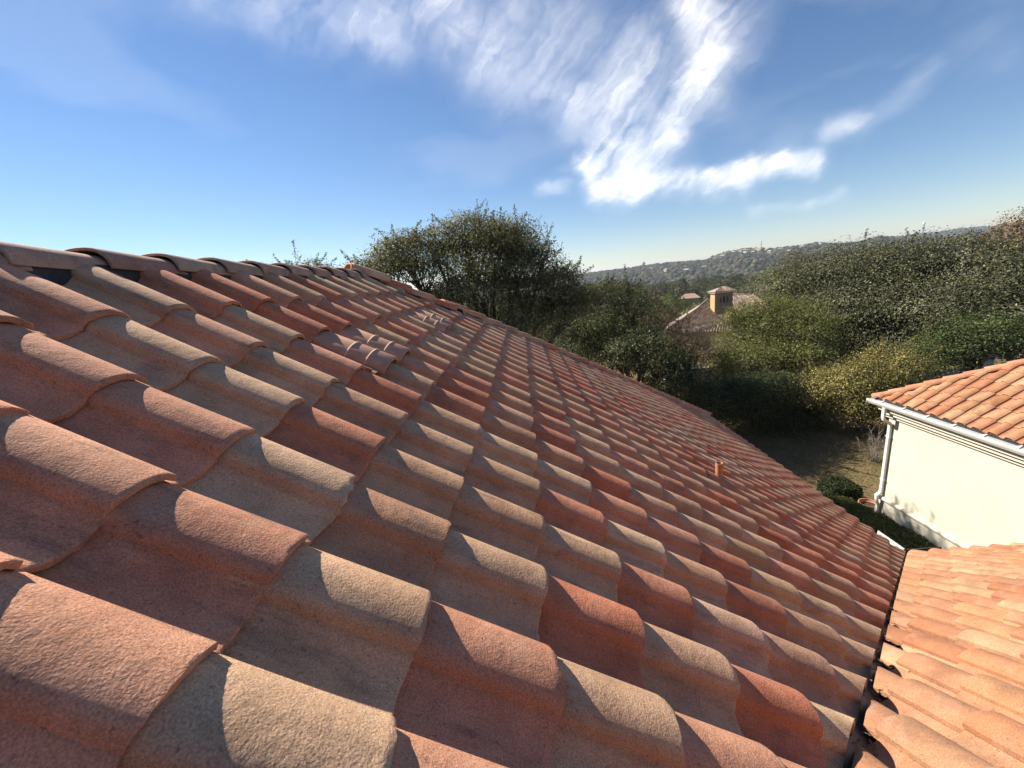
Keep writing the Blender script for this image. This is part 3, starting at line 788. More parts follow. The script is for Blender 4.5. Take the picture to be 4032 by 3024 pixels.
def leaf_mesh(name, V, F, tint):
    me = mesh_np(name, V, F)
    a = me.attributes.new('tint', 'FLOAT_COLOR', 'POINT')
    t = np.ones((len(V), 4), np.float32); t[:, :3] = np.repeat(tint, 4, 0)
    a.data.foreach_set('color', t.ravel())
    return me

def unit(v): return v / (np.linalg.norm(v, axis=-1, keepdims=True) + 1e-9)

def tree(name, label, cat, lobes, leaves, leaf, palette, seed, sprigs=60, base=None, clump=0.28, bark='bark', group=None, fill=1.0, trunk_r=0.2, sprig_len=0.9, leafmat='leaf', hang=0.0):
    r = np.random.default_rng(seed)
    lobes = np.array(lobes)
    C, Rd = lobes[:, :3], lobes[:, 3]
    if base is None:
        w = C[:, :2].mean(0); d = np.hypot(*w); base = (w[0], w[1], float(hills(np.degrees(np.arctan2(w[0], w[1])), d)))
    base = np.array(base, float)
    root = empty(name, tuple(base), label, cat, group)
    # clump centres fill the lobes, thicker towards the skin
    vol = Rd ** 2.4; vol /= vol.sum()
    ncl = max(24, int(leaves / 210))
    li = r.choice(len(C), ncl, p=vol)
    u = unit(r.normal(size=(ncl, 3)))
    u[:, 2] = np.where(u[:, 2] < -0.35, -u[:, 2] * 0.6, u[:, 2]); u = unit(u)
    rad = Rd[li] * (r.random(ncl) ** 0.33 * 0.75 + 0.25) * r.uniform(0.8, 1.08, ncl)
    cc = C[li] + u * rad[:, None] * np.array([1.0, 1.0, 0.86])
    cc[:, 2] = np.maximum(cc[:, 2], base[2] + 0.15)
    csz = clump * 1.25 * r.uniform(0.6, 1.5, ncl)
    cw = csz ** 1.5; cw /= cw.sum()
    cn = r.choice(ncl, int(leaves * 0.86), p=cw)
    g3 = np.clip(r.normal(size=(len(cn), 3)), -1.9, 1.9); g3[:, 2] = np.abs(g3[:, 2]) * 0.55 - 0.12 * (g3[:, 0] ** 2 + g3[:, 1] ** 2)
    P = cc[cn] + g3 * csz[cn, None]                # leaf pads: full on top, open below
    out = unit(cc - C[li])[cn]
    lo = unit(P - cc[cn])
    Nr = unit(out * 0.4 + lo * 0.55 + r.normal(size=P.shape) * 0.5 + np.array([0, 0, 0.45]))
    tone = r.normal(0, 0.32, ncl)[cn] + r.normal(0, 0.32, len(cn))
    # sprigs standing out of the skin
    sp_P, sp_N, sp_t, twigs = [], [], [], []
    for _ in range(sprigs):
        k = r.choice(len(C), p=vol)
        d = unit(r.normal(size=3)); d[2] = abs(d[2]) * (0.9 - hang) + 0.05; d = unit(d)
        a = C[k] + d * Rd[k] * r.uniform(0.7, 0.95) * np.array([1, 1, 0.86])
        ln = sprig_len * r.uniform(0.45, 1.25)
        dir_ = unit(d * 0.8 + np.array([0, 0, 0.35 - hang]) + r.normal(0, 0.4, 3))
        n = max(8, int(ln / (leaf * 0.16)))
        t = r.uniform(0.1, 1.05, n)[:, None]
        bendv = r.normal(0, 0.12, 3)
        pts = a + dir_ * ln * t + bendv * t * t * ln
        sp_P.append(pts + r.normal(0, leaf * 0.75, (n, 3)) * (1.35 - t)); sp_N.append(unit(r.normal(size=(n, 3)) + np.array([0, 0, 0.4]))); sp_t.append(r.normal(0, 0.2, n) + r.normal(0, 0.15))
        twigs.append([tuple(a - dir_ * 0.4 - base), tuple(a + dir_ * ln * 0.5 + bendv * 0.25 * ln - base), tuple(a + dir_ * ln + bendv * ln - base)])
    if sp_P: P = np.vstack([P] + sp_P); Nr = np.vstack([Nr] + sp_N); tone = np.concatenate([tone] + sp_t)
    pal = np.array(palette)
    base_c = pal[r.integers(len(pal), size=len(P))]
    tint = np.clip(base_c * np.exp(tone)[:, None], 0.004, 0.6)
    Vv, Fv = leaf_quads(P - base, Nr, leaf, r)
    crown = link('crown', leaf_mesh('crown', Vv, Fv, tint), MAT[leafmat])
    crown.location = base; adopt(crown, root)
    # wood
    wood = MB()
    mid = C.mean(0)
    fork = base + (mid - base) * np.array([0.35, 0.35, 0.38]); fork[2] = base[2] + max(0.6, (C[:, 2].min() - base[2]) * 0.55)
    z0 = Vector((0, 0, -0.3))
    wood.tube([z0, Vector((fork - base) * 0.5) + Vector(r.normal(0, 0.1, 3)), Vector(fork - base)], [trunk_r * 1.25, trunk_r, trunk_r * 0.85], 9)
    for k in range(len(C)):
        e = C[k] + np.array([0, 0, -0.15 * Rd[k]])
        m1 = fork + (e - fork) * 0.5 + r.normal(0, 0.18, 3) * Rd[k] + np.array([0, 0, -0.2])
        wood.tube([Vector(fork - base), Vector(m1 - base), Vector(e - base)], [trunk_r * 0.6, trunk_r * 0.42, trunk_r * 0.22], 6)
        for q in np.where(li == k)[0][:26]:
            t = r.uniform(0.55, 1.0)
            st = m1 + (e - m1) * t
            md = st + (cc[q] - st) * 0.5 + r.normal(0, 0.1, 3)
            wood.tube([Vector(st - base), Vector(md - base), Vector(cc[q] - base)], [trunk_r * 0.16, trunk_r * 0.09, 0.008], 4, False)
    for t in twigs: wood.tube(t, [0.012, 0.008, 0.003], 3, False)
    w = wood.build('trunk', MAT[bark], None, smooth=60)
    w.location = base; adopt(w, root)
    return root

SUNNY = [(0.12, 0.124, 0.06), (0.14, 0.136, 0.068), (0.096, 0.104, 0.048), (0.16, 0.144, 0.076), (0.128, 0.116, 0.056)]
OLIVE = [(0.0895, 0.0969, 0.0442), (0.1053, 0.1106, 0.0527), (0.0737, 0.0863, 0.0379), (0.1264, 0.1211, 0.058), (0.1369, 0.1264, 0.0632)]
GREY = [(0.0758, 0.082, 0.0463), (0.0936, 0.098, 0.0552), (0.0669, 0.0731, 0.0401), (0.1114, 0.1069, 0.0606)]
DARK = [(0.0315, 0.0432, 0.0198), (0.0405, 0.0522, 0.0243), (0.054, 0.063, 0.0297)]
GOLD = [(0.1611, 0.1451, 0.0483), (0.1826, 0.1558, 0.0537), (0.1289, 0.1289, 0.043), (0.2041, 0.1665, 0.0644)]
LIME = [(0.1357, 0.141, 0.0439), (0.1148, 0.1306, 0.0417), (0.1566, 0.1515, 0.0501), (0.0939, 0.1097, 0.0365)]
BROWN = [(0.1296, 0.0918, 0.0562), (0.108, 0.0756, 0.0486), (0.1512, 0.1134, 0.0702), (0.0864, 0.067, 0.0432)]
RUSTY = [(0.162, 0.0861, 0.0455), (0.1316, 0.081, 0.0455), (0.1215, 0.1013, 0.0506)]

BG = 'trees behind the roof'
tree('live_oak', 'tall live oak with sparse twiggy crown rising highest above the tiled roof', 'tree', [(x * 0.86, y * 0.86, z * 0.86, q * 0.84) for x, y, z, q in LOBES['oak_center']], 135000, 0.066, SUNNY, 11, 300, clump=0.24, trunk_r=0.18, sprig_len=0.6)
tree('live_oak', 'tips of a small oak showing just over the high ridge at left', 'tree', LOBES['oak_left'], 12000, 0.075, OLIVE, 12, 50, trunk_r=0.14, sprig_len=0.8)
tree('live_oak', 'dark rounded oak right of the tallest tree, behind the hip of the roof', 'tree', LOBES['oak_dark'] + [(4.8, 16.9, -3.6, 1.5), (6.2, 17.0, -5.0, 1.4), (7.4, 17.3, -5.8, 1.2)], 90000, 0.08, OLIVE[:3] + DARK, 13, 90, trunk_r=0.18)
tree('bare_tree', 'brown half-bare tree in front of the tiled house with the chimney', 'tree', LOBES['brown'], 16000, 0.07, BROWN, 14, 140, bark='twig', trunk_r=0.12, clump=0.3, sprig_len=1.2)
tree('elm_tree', 'yellow-green leafy tree in the middle of the garden trees', 'tree', LOBES['yellow'], 85000, 0.085, LIME, 15, 110, trunk_r=0.16, clump=0.34)
tree('live_oak', 'broad grey-green live oak crowned against the far hill, left of the pair', 'tree', [(x, y, z - 0.2, q) for x, y, z, q in LOBES['liveoak_a']], 95000, 0.115, GREY, 16, 90, trunk_r=0.3, clump=0.46, sprig_len=0.8)
tree('live_oak', 'broad grey-green live oak at the right edge above the orange roof', 'tree', [(x, y, z - 0.2, q) for x, y, z, q in LOBES['liveoak_b']], 95000, 0.115, GREY, 17, 90, trunk_r=0.3, clump=0.46, sprig_len=0.8)
tree('cedar_elm', 'low golden-leaved tree beside the corner of the cream wall', 'tree', LOBES['gold'], 45000, 0.075, GOLD, 18, 90, trunk_r=0.1, clump=0.25, sprig_len=0.7)
tree('evergreen_bush', 'bright green bush rising behind the orange hip tiles', 'shrub', LOBES['bush_right'], 20000, 0.085, [(0.06, 0.085, 0.03), (0.08, 0.10, 0.035), (0.05, 0.07, 0.025)], 19, 40, trunk_r=0.08)
tree('evergreen_bush', 'dark evergreen thicket at the far end of the lawn', 'shrub', [l for l in LOBES['dark_hedge'] if l[2] > -7.75] + [(8.6, 17.6, -6.2, 1.1), (9.9, 17.9, -6.0, 1.1), (11.2, 18.2, -6.1, 1.1), (12.4, 18.6, -6.3, 1.0)], 75000, 0.08, DARK, 20, 60, trunk_r=0.08, clump=0.3, sprig_len=0.6)
tree('red_oak', 'rust-brown tree at the top right corner of the woods', 'tree', LOBES['rust'], 10000, 0.16, RUSTY, 21, 30, trunk_r=0.25, clump=0.5)
# ------------------------------------------------------------------ garden
def hedge(name, label, boxes, n, leaf, palette, seed, cat='hedge', rnd=0.12):
    r = np.random.default_rng(seed)
    x0 = np.mean([b[0] + b[1] for b in boxes]) / 2; y0 = np.mean([b[2] + b[3] for b in boxes]) / 2
    base = np.array([x0, y0, GROUND])
    root = empty(name, tuple(base), label, cat)
    P, Nn = [], []
    for (xa, xb, ya, yb, za, zb) in boxes:
        h = np.array([xb - xa, yb - ya, zb - za]) / 2; c = np.array([xa + xb, ya + yb, za + zb]) / 2
        area = np.array([h[1] * h[2], h[1] * h[2], h[0] * h[2], h[0] * h[2], h[0] * h[1] * 1.6])
        f = r.choice(5, n // len(boxes), p=area / area.sum())
        q = r.uniform(-1, 1, (len(f), 3))
        nn = np.zeros_like(q)
        for k, (ax, s) in enumerate(((0, -1), (0, 1), (1, -1), (1, 1), (2, 1))):
            w = f == k; q[w, ax] = s; nn[w, ax] = s
        pos = q * h
        inner = np.clip(pos, -(h - rnd), h - rnd); dv = pos - inner; ln = np.linalg.norm(dv, axis=1, keepdims=True)
        pos = np.where(ln > rnd, inner + dv / np.maximum(ln, 1e-6) * rnd, pos)
        lump = 0.05 * np.sin(pos[:, :1] * 5.1 + 1.3) * np.sin(pos[:, 1:2] * 4.3) + r.normal(0, 0.03, (len(pos), 1))
        P.append(c + pos + nn * lump - nn * np.abs(r.normal(0, 0.05, (len(pos), 1)))); Nn.append(nn)
    P, Nn = np.vstack(P), np.vstack(Nn)
    Nr = unit(Nn * 0.6 + r.normal(size=P.shape) * 0.7 + np.array([0, 0, 0.3]))
    pal = np.array(palette)
    tint = pal[r.integers(len(pal), size=len(P))] * np.exp(r.normal(0, 0.25, (len(P), 1)))
    Vv, Fv = leaf_quads(P - base, Nr, leaf, r, 0.6)
    o = link('foliage', leaf_mesh('foliage', Vv, Fv, tint), MAT['hedge']); o.location = base; adopt(o, root)
    core = MB()
    for (xa, xb, ya, yb, za, zb) in boxes: core.box(xa + 0.16, xb - 0.16, ya + 0.16, yb - 0.16, za, zb - 0.16)
    core.build('twigs', MAT['soil'], root)
BOX = [(0.062, 0.078, 0.026), (0.08, 0.095, 0.033), (0.048, 0.062, 0.022), (0.105, 0.115, 0.042)]
hedge('box_hedge', 'low clipped green hedge along the foot of the cream wall', [(8.2, 9.68, 5.9, 10.45, GROUND, -7.28), (8.2, 9.5, 10.3, 11.42, GROUND, -7.32)], 44000, 0.05, BOX, 41)
hedge('box_shrub', 'block-shaped dark clipped shrub standing at the lawn end of the low hedge', [(9.05, 10.05, 11.45, 12.35, GROUND, -7.12)], 9000, 0.05, [(0.022, 0.036, 0.014), (0.03, 0.045, 0.017), (0.04, 0.055, 0.02)], 42, 'shrub', 0.25)
pt = empty('flower_pot', (9.85, 11.1, GROUND), 'terracotta flower pot on the ground by the wall corner', 'pot')
b = MB(); b.lathe([(0.0, 0.0), (0.17, 0.0), (0.21, 0.10), (0.235, 0.32), (0.26, 0.33), (0.26, 0.38), (0.235, 0.38), (0.225, 0.32), (0.2, 0.3)], (9.85, 11.1, GROUND), 24); b.build('pot_body', MAT['pot'], pt, smooth=40)
b = MB(); b.lathe([(0.0, 0.27), (0.21, 0.275)], (9.85, 11.1, GROUND), 20); b.build('potting_soil', MAT['soil'], pt)
# leafless shrub near the downspout
def twig_shrub(name, label, loc, h, n, seed, mat='twig'):
    r = np.random.default_rng(seed); root = empty(name, loc, label, 'shrub'); b = MB()
    for _ in range(n):
        a = r.uniform(0, 6.28); lean = r.uniform(0.1, 0.7)
        d = Vector((math.cos(a) * lean, math.sin(a) * lean, 1)).normalized(); L = h * r.uniform(0.6, 1.05)
        p0 = Vector(loc) + Vector((r.normal(0, 0.06), r.normal(0, 0.06), -0.05)); p1 = p0 + d * L * 0.5 + Vector(r.normal(0, 0.05, 3)); p2 = p0 + d * L + Vector(r.normal(0, 0.1, 3))
        b.tube([p0, p1, p2], [0.012, 0.009, 0.004], 5, False)
        for _ in range(6):
            t = r.uniform(0.3, 0.95); s = p0.lerp(p2, t) * 0.4 + (p0.lerp(p1, min(1, 2 * t)) if t < 0.5 else p1.lerp(p2, 2 * t - 1)) * 0.6
            b.tube([s, s + (d + Vector(r.normal(0, 0.6, 3))).normalized() * L * 0.25], [0.006, 0.003], 4, False)
    b.build('stems', MAT[mat], root)
twig_shrub('bare_shrub', 'leafless grey shrub in the shade by the downspout', (12.6, 14.3, GROUND), 1.25, 22, 51)
twig_shrub('bare_shrub', 'pale leafless saplings in front of the tiled roof with the chimney', (13.5, 26.5, -8.2), 5.2, 26, 52)
# pale garden wall glimpsed between the trunks
gw = MB(); gw.box(9.0, 30.0, 26.2, 26.5, -8.6, -6.6); o = gw.build('garden_wall', MAT['limestone']); tag(o, 'pale stone garden wall glimpsed between the trunks behind the lawn', 'wall')

# fallen leaves on the lawn
r = np.random.default_rng(61)
n = 9000
P = np.stack([r.uniform(6.5, 16, n), r.uniform(11, 21, n), np.full(n, GROUND + 0.012)], -1)
keep = ~((P[:, 0] > WX - 0.1) & (P[:, 1] < WY + 0.1)); P = P[keep]
V, F = leaf_quads(P, unit(r.normal(0, 0.3, P.shape) + np.array([0, 0, 1.0])), 0.07, r)
tint = np.array([(0.24, 0.17, 0.09), (0.17, 0.11, 0.06), (0.30, 0.23, 0.13), (0.12, 0.12, 0.05)])[r.integers(4, size=len(P))]
tag(link('fallen_leaves', leaf_mesh('fallen_leaves', V, F, tint), MAT['leaf']), 'brown fallen leaves scattered over the lawn', 'leaves', kind='stuff')

# dead leaves and grit caught in the roof valley
n = 520
s = r.uniform(0.7, 5.6, n)
P = np.stack([s + 0.03 + r.normal(0, 0.022, n), s + 0.05 + r.normal(0, 0.022, n), PLANE0 - TT * s - 0.055 + r.uniform(0, 0.02, n)], -1)
V, F = leaf_quads(P, unit(r.normal(0, 0.4, P.shape) + np.array([0.3, 0.3, 1.0])), 0.03, r)
tint = np.array([(0.20, 0.13, 0.07), (0.13, 0.085, 0.05), (0.26, 0.19, 0.11), (0.09, 0.07, 0.05)])[r.integers(4, size=n)]
tag(link('valley_debris', leaf_mesh('valley_debris', V, F, tint), MAT['leaf']), 'dead leaves caught in the roof valley', 'leaves', kind='stuff')

# ------------------------------------------------------------------ house with the chimney, below the far hill
def far_point(az, d, z=None):
    a = R(az); return Vector((math.sin(a) * d, math.cos(a) * d, float(hills(az, d)) if z is None else z))
def ribbed(quad, nrib, mat_cols, name, parent, h=0.09):
    """barrel tiles running down a roof quad (eave a-b, ridge d-c) as half-round rows with stepped courses"""
    a, b_, c, d = [Vector(p) for p in quad]
    nrm = (b_ - a).cross(d - a).normalized()
    if nrm.z < 0: nrm = -nrm
    V, F, T = [], [], []
    r = np.random.default_rng(nrib)
    rows = max(3, int((d - a).length / 0.42))
    for k in range(nrib):
        for q in range(rows):
            t0, t1 = k / nrib, (k + 0.62) / nrib
            u0, u1 = q / rows, (q + 1.03) / rows
            n = len(V)
            for u, lift in ((u0, 0.06), (min(1, u1), 0.015)):
                L0, L1 = a.lerp(d, u), b_.lerp(c, u)
                for s in range(5):
                    ang = math.pi * s / 4
                    tt = t0 + (t1 - t0) * (0.5 - 0.5 * math.cos(ang))
                    V.append(tuple(L0.lerp(L1, tt) + nrm * (h * math.sin(ang) + lift)))
            for s in range(4): F.append((n + s, n + s + 1, n + 5 + s + 1, n + 5 + s)); T.append(mat_cols[int(r.integers(len(mat_cols)))] if s == 0 else T[-1])
            F.append((n, n + 1, n + 2, n + 2)); F.pop()
    me = mesh_np(name, np.array(V), np.array(F), True)
    at = me.attributes.new('tint', 'FLOAT_COLOR', 'POINT')
    tv = np.ones((len(V), 4), np.float32)
    T = np.array(T); Fa = np.array(F)
    for s in range(4): tv[Fa[:, s], :3] = T
    at.data.foreach_set('color', tv.ravel())
    me.attributes.new('groove', 'FLOAT', 'POINT')
    return tag(link(name, me, MAT['tile_a'], parent), kind='stuff')
FT = [(0.30, 0.215, 0.17), (0.21, 0.155, 0.125), (0.40, 0.33, 0.28), (0.15, 0.115, 0.095), (0.32, 0.21, 0.16)]
hp = far_point(24.4, 55)
HZ = hp.z
far_house = empty('chimney_house', tuple(hp), 'ochre stucco house with mottled barrel-tile roof and tall arched chimney among the trees', 'house')
# local axes: fwd = away from the eye, side = to the right
fw = Vector((math.sin(R(24.4)), math.cos(R(24.4)), 0)); sd = Vector((math.cos(R(24.4)), -math.sin(R(24.4)), 0))
def FH(s, f, z): return hp + sd * s + fw * f + Vector((0, 0, z - HZ))
def quadbox(mb, s0, s1, f0, f1, z0, z1):
    n = len(mb.v)
    for z in (z0, z1):
        for f in (f0, f1):
            for s in (s0, s1): mb.v.append(tuple(FH(s, f, z)))
    mb.f += [tuple(n + k for k in q) for q in ((0, 2, 3, 1), (4, 5, 7, 6), (0, 1, 5, 4), (2, 6, 7, 3), (0, 4, 6, 2), (1, 3, 7, 5))]
b = MB(); quadbox(b, -5.2, 1.6, 0.2, 9.5, HZ - 0.5, -8.0); quadbox(b, 1.61, 6.8, 5.2, 12.0, HZ - 0.5, -6.75); b.build('wall', MAT['ochre'], far_house)
rf = MB()
q1 = [FH(-5.6, -0.4, -8.1), FH(2.4, -0.4, -8.1), FH(2.4, 4.0, -5.75), FH(-1.7, 4.0, -5.75)]
q2 = [FH(-1.7, 4.0, -5.75), FH(1.6, 4.6, -5.75), FH(1.6, 7.0, -4.75), FH(-0.4, 7.0, -4.75)]
q3 = [FH(1.4, 5.0, -6.6), FH(7.2, 5.0, -6.6), FH(5.0, 9.0, -4.75), FH(1.4, 9.0, -4.4)]
for q in (q1, q2, q3): rf.poly([p - Vector((0, 0, 0.05)) for p in q])
rf.poly([FH(-5.6, -0.4, -8.15), FH(-1.7, 4.0, -5.8), FH(-0.4, 7.0, -4.8), FH(-5.6, 9.5, -8.15)])
rf.poly([FH(7.2, 5.0, -6.65), FH(5.0, 9.0, -4.8), FH(7.2, 12.5, -6.65)])
fr_ = rf.build('roof', MAT['farroof'], far_house)
ribbed([q1[0], q1[1], q1[2], q1[3]], 26, FT, 'barrel_tiles', fr_)
ribbed([q2[0], q2[1], q2[2], q2[3]], 11, FT[2:], 'barrel_tiles', fr_)
ribbed([q3[0], q3[1], q3[2], q3[3]], 19, FT[:3], 'barrel_tiles', fr_)
hc = MB()
for p, q in ((q1[0], q1[3]), (q1[3], q2[3]), (q3[3], q3[2]), (q3[2], q3[1])): hc.tube([p + Vector((0, 0, 0.06)), q + Vector((0, 0, 0.06))], 0.13, 8)
hc.build('hip_tiles', MAT['redroof'], fr_)
# chimney shaft with an arched opening on the near face and a little tiled cap
ch = empty('chimney', FH(1.175, 3.8, -7.5)); adopt(ch, far_house)
s0, s1, f0, f1, z0, z1 = 0.1, 2.2, 3.0, 4.5, -7.9, -3.75
shaft = MB(); quadbox(shaft, s0, s1, f0 + 0.25, f1, z0, z1); shaft.build('shaft', MAT['ochre'], ch)
face = MB()
arc = [FH(1.175 + 0.55 * math.cos(a), f0, -4.55 + 0.35 * math.sin(a)) for a in np.linspace(math.pi, 0, 9)]
face.poly([FH(s0, f0, z0), FH(s1, f0, z0), FH(s1, f0, -4.95), FH(s0, f0, -4.95)])
face.poly([FH(s0, f0, -4.95), FH(0.625, f0, -4.95)] + [arc[0]] + [FH(s0, f0, -4.55)])
face.poly([FH(1.725, f0, -4.95), FH(s1, f0, -4.95), FH(s1, f0, -4.55), arc[-1]])
face.poly([FH(s0, f0, -4.55)] + arc[:5] + [FH(1.175, f0, z1), FH(s0, f0, z1)])
face.poly(arc[4:] + [FH(s1, f0, -4.55), FH(s1, f0, z1), FH(1.175, f0, z1)])
face.build('arched_face', MAT['umber_and_shade'], ch)  # front turned from the sun: its shade is put into the darker colour
vo = MB(); quadbox(vo, 0.7, 1.65, f0 + 0.16, f0 + 0.248, -4.95, -4.2); vo.build('flue_opening', MAT['dark'], ch)
cl = MB()
for s in (0.9, 1.35): quadbox(cl, s, s + 0.09, f0 + 0.05, f0 + 0.14, -4.95, -4.25)
cl.build('flue_bars', MAT['ochre'], ch)
kc = MB(); quadbox(kc, s0 - 0.22, s1 + 0.22, f0 - 0.22, f1 + 0.2, z1, z1 + 0.16); kc.build('cap_slab', MAT['trim'], ch)
cr = MB()
pk = FH(1.175, 3.8, z1 + 0.72)
cs = [FH(s0 - 0.35, f0 - 0.35, z1 + 0.165), FH(s1 + 0.35, f0 - 0.35, z1 + 0.165), FH(s1 + 0.35, f1 + 0.3, z1 + 0.165), FH(s0 - 0.35, f1 + 0.3, z1 + 0.165)]
for k in range(4): cr.poly([cs[k], cs[(k + 1) % 4], pk])
cr.build('cap_roof', MAT['farroof'], ch)
pk2 = [FH(0.9, 3.7, z1 + 0.66), FH(1.45, 3.7, z1 + 0.66)]
ribbed([cs[0], cs[1], pk2[1], pk2[0]], 9, FT[2:], 'cap_tiles', ch, 0.07)
ch.rotation_euler.z = R(24)

# low red roofs half hidden among the woods
def far_house_small(name, label, az, d, w, dp, h, hr, wallm, roofm, zoff=0.0, group=None, rot=0.3, cat='house', windows=0):
    p = far_point(az, d); p.z += zoff
    root = empty(name, tuple(p), label, cat, group); c, s = math.cos(rot), math.sin(rot)
    def T(x, y, z): return (p.x + x * c - y * s, p.y + x * s + y * c, p.z + z)
    b = MB(); n = 0
    b.v = [T(x, y, z) for z in (-1.0, h) for y in (-dp / 2, dp / 2) for x in (-w / 2, w / 2)]
    b.f = [(0, 2, 3, 1), (4, 5, 7, 6), (0, 1, 5, 4), (2, 6, 7, 3), (0, 4, 6, 2), (1, 3, 7, 5)]
    b.build('wall', wallm, root)
    e = 0.07 * w
    b = MB(); b.v = [T(-w / 2 - e, -dp / 2 - e, h), T(w / 2 + e, -dp / 2 - e, h), T(w / 2 + e, dp / 2 + e, h), T(-w / 2 - e, dp / 2 + e, h), T(-w / 4, 0, h + hr), T(w / 4, 0, h + hr)]
    b.f = [(0, 1, 5, 4), (1, 2, 5), (2, 3, 4, 5), (3, 0, 4), (0, 3, 2, 1)]
    b.build('roof', roofm, root)
    for k in range(windows):
        x = (k + 0.5) / windows * w - w / 2
        b = MB(); b.v = [T(x + q[0], -dp / 2 - 0.03, q[1]) for q in ((-0.06 * w, h * 0.3), (0.06 * w, h * 0.3), (0.06 * w, h * 0.8), (-0.06 * w, h * 0.8))]; b.f = [(0, 1, 2, 3)]
        b.build('window', MAT['dark'], root)
far_house_small('tiled_house', 'small red-tiled house just left of the chimney, farther off', 21.95, 110, 4.2, 4, 6.6, 1.0, MAT['ochre'], MAT['redroof'], 2.0, rot=-0.4, windows=2)
far_house_small('tiled_house', 'house with pinkish tile roof half hidden behind trees at the right edge', 48.8, 62, 9, 8, 5.8, 1.8, MAT['umber_and_shade'], MAT['redroof'], 1.2, rot=-0.8, windows=3)
rr = np.random.default_rng(77)
HG = 'pale houses on the far hillside'
spots = [(17.2, 1500), (19.0, 1350), (21.4, 1250), (23.9, 1420), (24.8, 1560), (25.4, 1500), (26.1, 1600), (26.7, 1540), (27.3, 1620), (28.0, 1580), (28.6, 1500), (29.4, 1640), (30.2, 1560), (31.4, 1600), (22.6, 1650), (20.3, 1600), (33.5, 1560), (35.0, 1620), (39.0, 1720), (39.4, 1740), (32.4, 1480), (27.9, 1450)]
for az, d in spots:
    far_house_small('hillside_house', 'tiny pale house among the woods of the far hillside', az + rr.normal(0, 0.15), d, rr.uniform(9, 16), rr.uniform(7, 10), rr.uniform(5, 8), rr.uniform(2, 3.5), MAT['farwall'], [MAT['farwall'], MAT['farroof'], MAT['clay']][int(rr.integers(3))], 3.0, HG, rr.uniform(-1.2, -0.4))
for az, d, w in ((44.0, 190, 4.2), (44.9, 210, 3.6), (45.8, 200, 3.0), (35.2, 230, 2.6)):
    far_house_small('cottage', {44.0: 'white-roofed cottage in the woods under the tall mast', 44.9: 'pale gabled cottage, second from the tall mast', 45.8: 'small white cottage farthest right of the three in the woods', 35.2: 'white domed-looking hut alone on the wooded slope left of the oaks'}[az], az, d, w, w * 0.8, 3.0, 1.2, MAT['farwall'], MAT['farwall'], 9.0, rot=-0.7, windows=2)

# limestone cuts on the hill
for k, (az, d, w) in enumerate(((26.0, 1640, 46), (27.6, 1660, 40), (29.0, 1650, 34))):
    p = far_point(az, d); r = np.random.default_rng(90 + k); b = MB()
    for q in range(14):
        x = r.uniform(-w, w); z = r.uniform(0, 9); s = r.uniform(3, 9)
        dv = Vector((math.cos(R(az)), -math.sin(R(az)), 0)) * x
        c = p + dv + Vector((0, 0, z + 1)); b.lathe([(0.0, -s * 0.6), (s * 0.9, -s * 0.2), (s * 0.7, s * 0.2), (0.0, s * 0.4)], tuple(c), 7)
    o = b.build('rock_outcrop', MAT['limestone']); tag(o, ['pale limestone outcrop below the hilltop, leftmost of three', 'pale limestone outcrop below the hilltop, middle of three', 'pale limestone outcrop below the hilltop, rightmost of three'][k], 'rock', 'limestone outcrops')

# water tower and masts
p = far_point(16.4, 1790); wt = empty('water_tower', tuple(p), 'water tower on the skyline of the far hill', 'water tower')
b = MB(); b.lathe([(0.0, 24), (4, 23.5), (6.5, 20), (6.5, 15), (3.5, 12), (0, 11.5)], tuple(p), 18); b.build('tank', MAT['steel'], wt, smooth=40)
for k in range(4):
    a = k * math.pi / 2 + 0.5; b = MB(); b.tube([p + Vector((math.cos(a) * 3.5, math.sin(a) * 3.5, -2)), p + Vector((math.cos(a) * 3, math.sin(a) * 3, 13))], 0.6, 6); b.build('leg', MAT['steel'], wt)
def mast(az, d, h, w, label):
    p = far_point(az, d); root = empty('radio_mast', tuple(p), label, 'mast')
    b = MB()
    for k in range(3):
        a = k * 2.094; b.tube([p + Vector((math.cos(a) * w, math.sin(a) * w, -3)), p + Vector((math.cos(a) * w * 0.5, math.sin(a) * w * 0.5, h))], 0.16 * w, 5)
    n = 16
    for q in range(n):
        z0, z1 = q * h / n, (q + 1) * h / n
        for k in range(3):
            a, c = k * 2.094 + (q % 2) * 2.094, k * 2.094 + ((q + 1) % 2) * 2.094
            b.tube([p + Vector((math.cos(a) * w * (1 - 0.5 * z0 / h), math.sin(a) * w * (1 - 0.5 * z0 / h), z0)), p + Vector((math.cos(c) * w * (1 - 0.5 * z1 / h), math.sin(c) * w * (1 - 0.5 * z1 / h), z1))], 0.1 * w, 4)
    b.build('lattice', MAT['steel'], root)
    b = MB(); b.lathe([(0.0, h + 4), (w * 0.9, h + 3), (w * 0.9, h), (0, h - 0.5)], tuple(p), 8); b.build('antenna', MAT['white'], root)
mast(29.5, 1790, 34, 2.0, 'thin short mast on the hilltop left of the live oaks')
mast(42.9, 1100, 66, 1.9, 'tall lattice mast rising above the right-hand oaks')

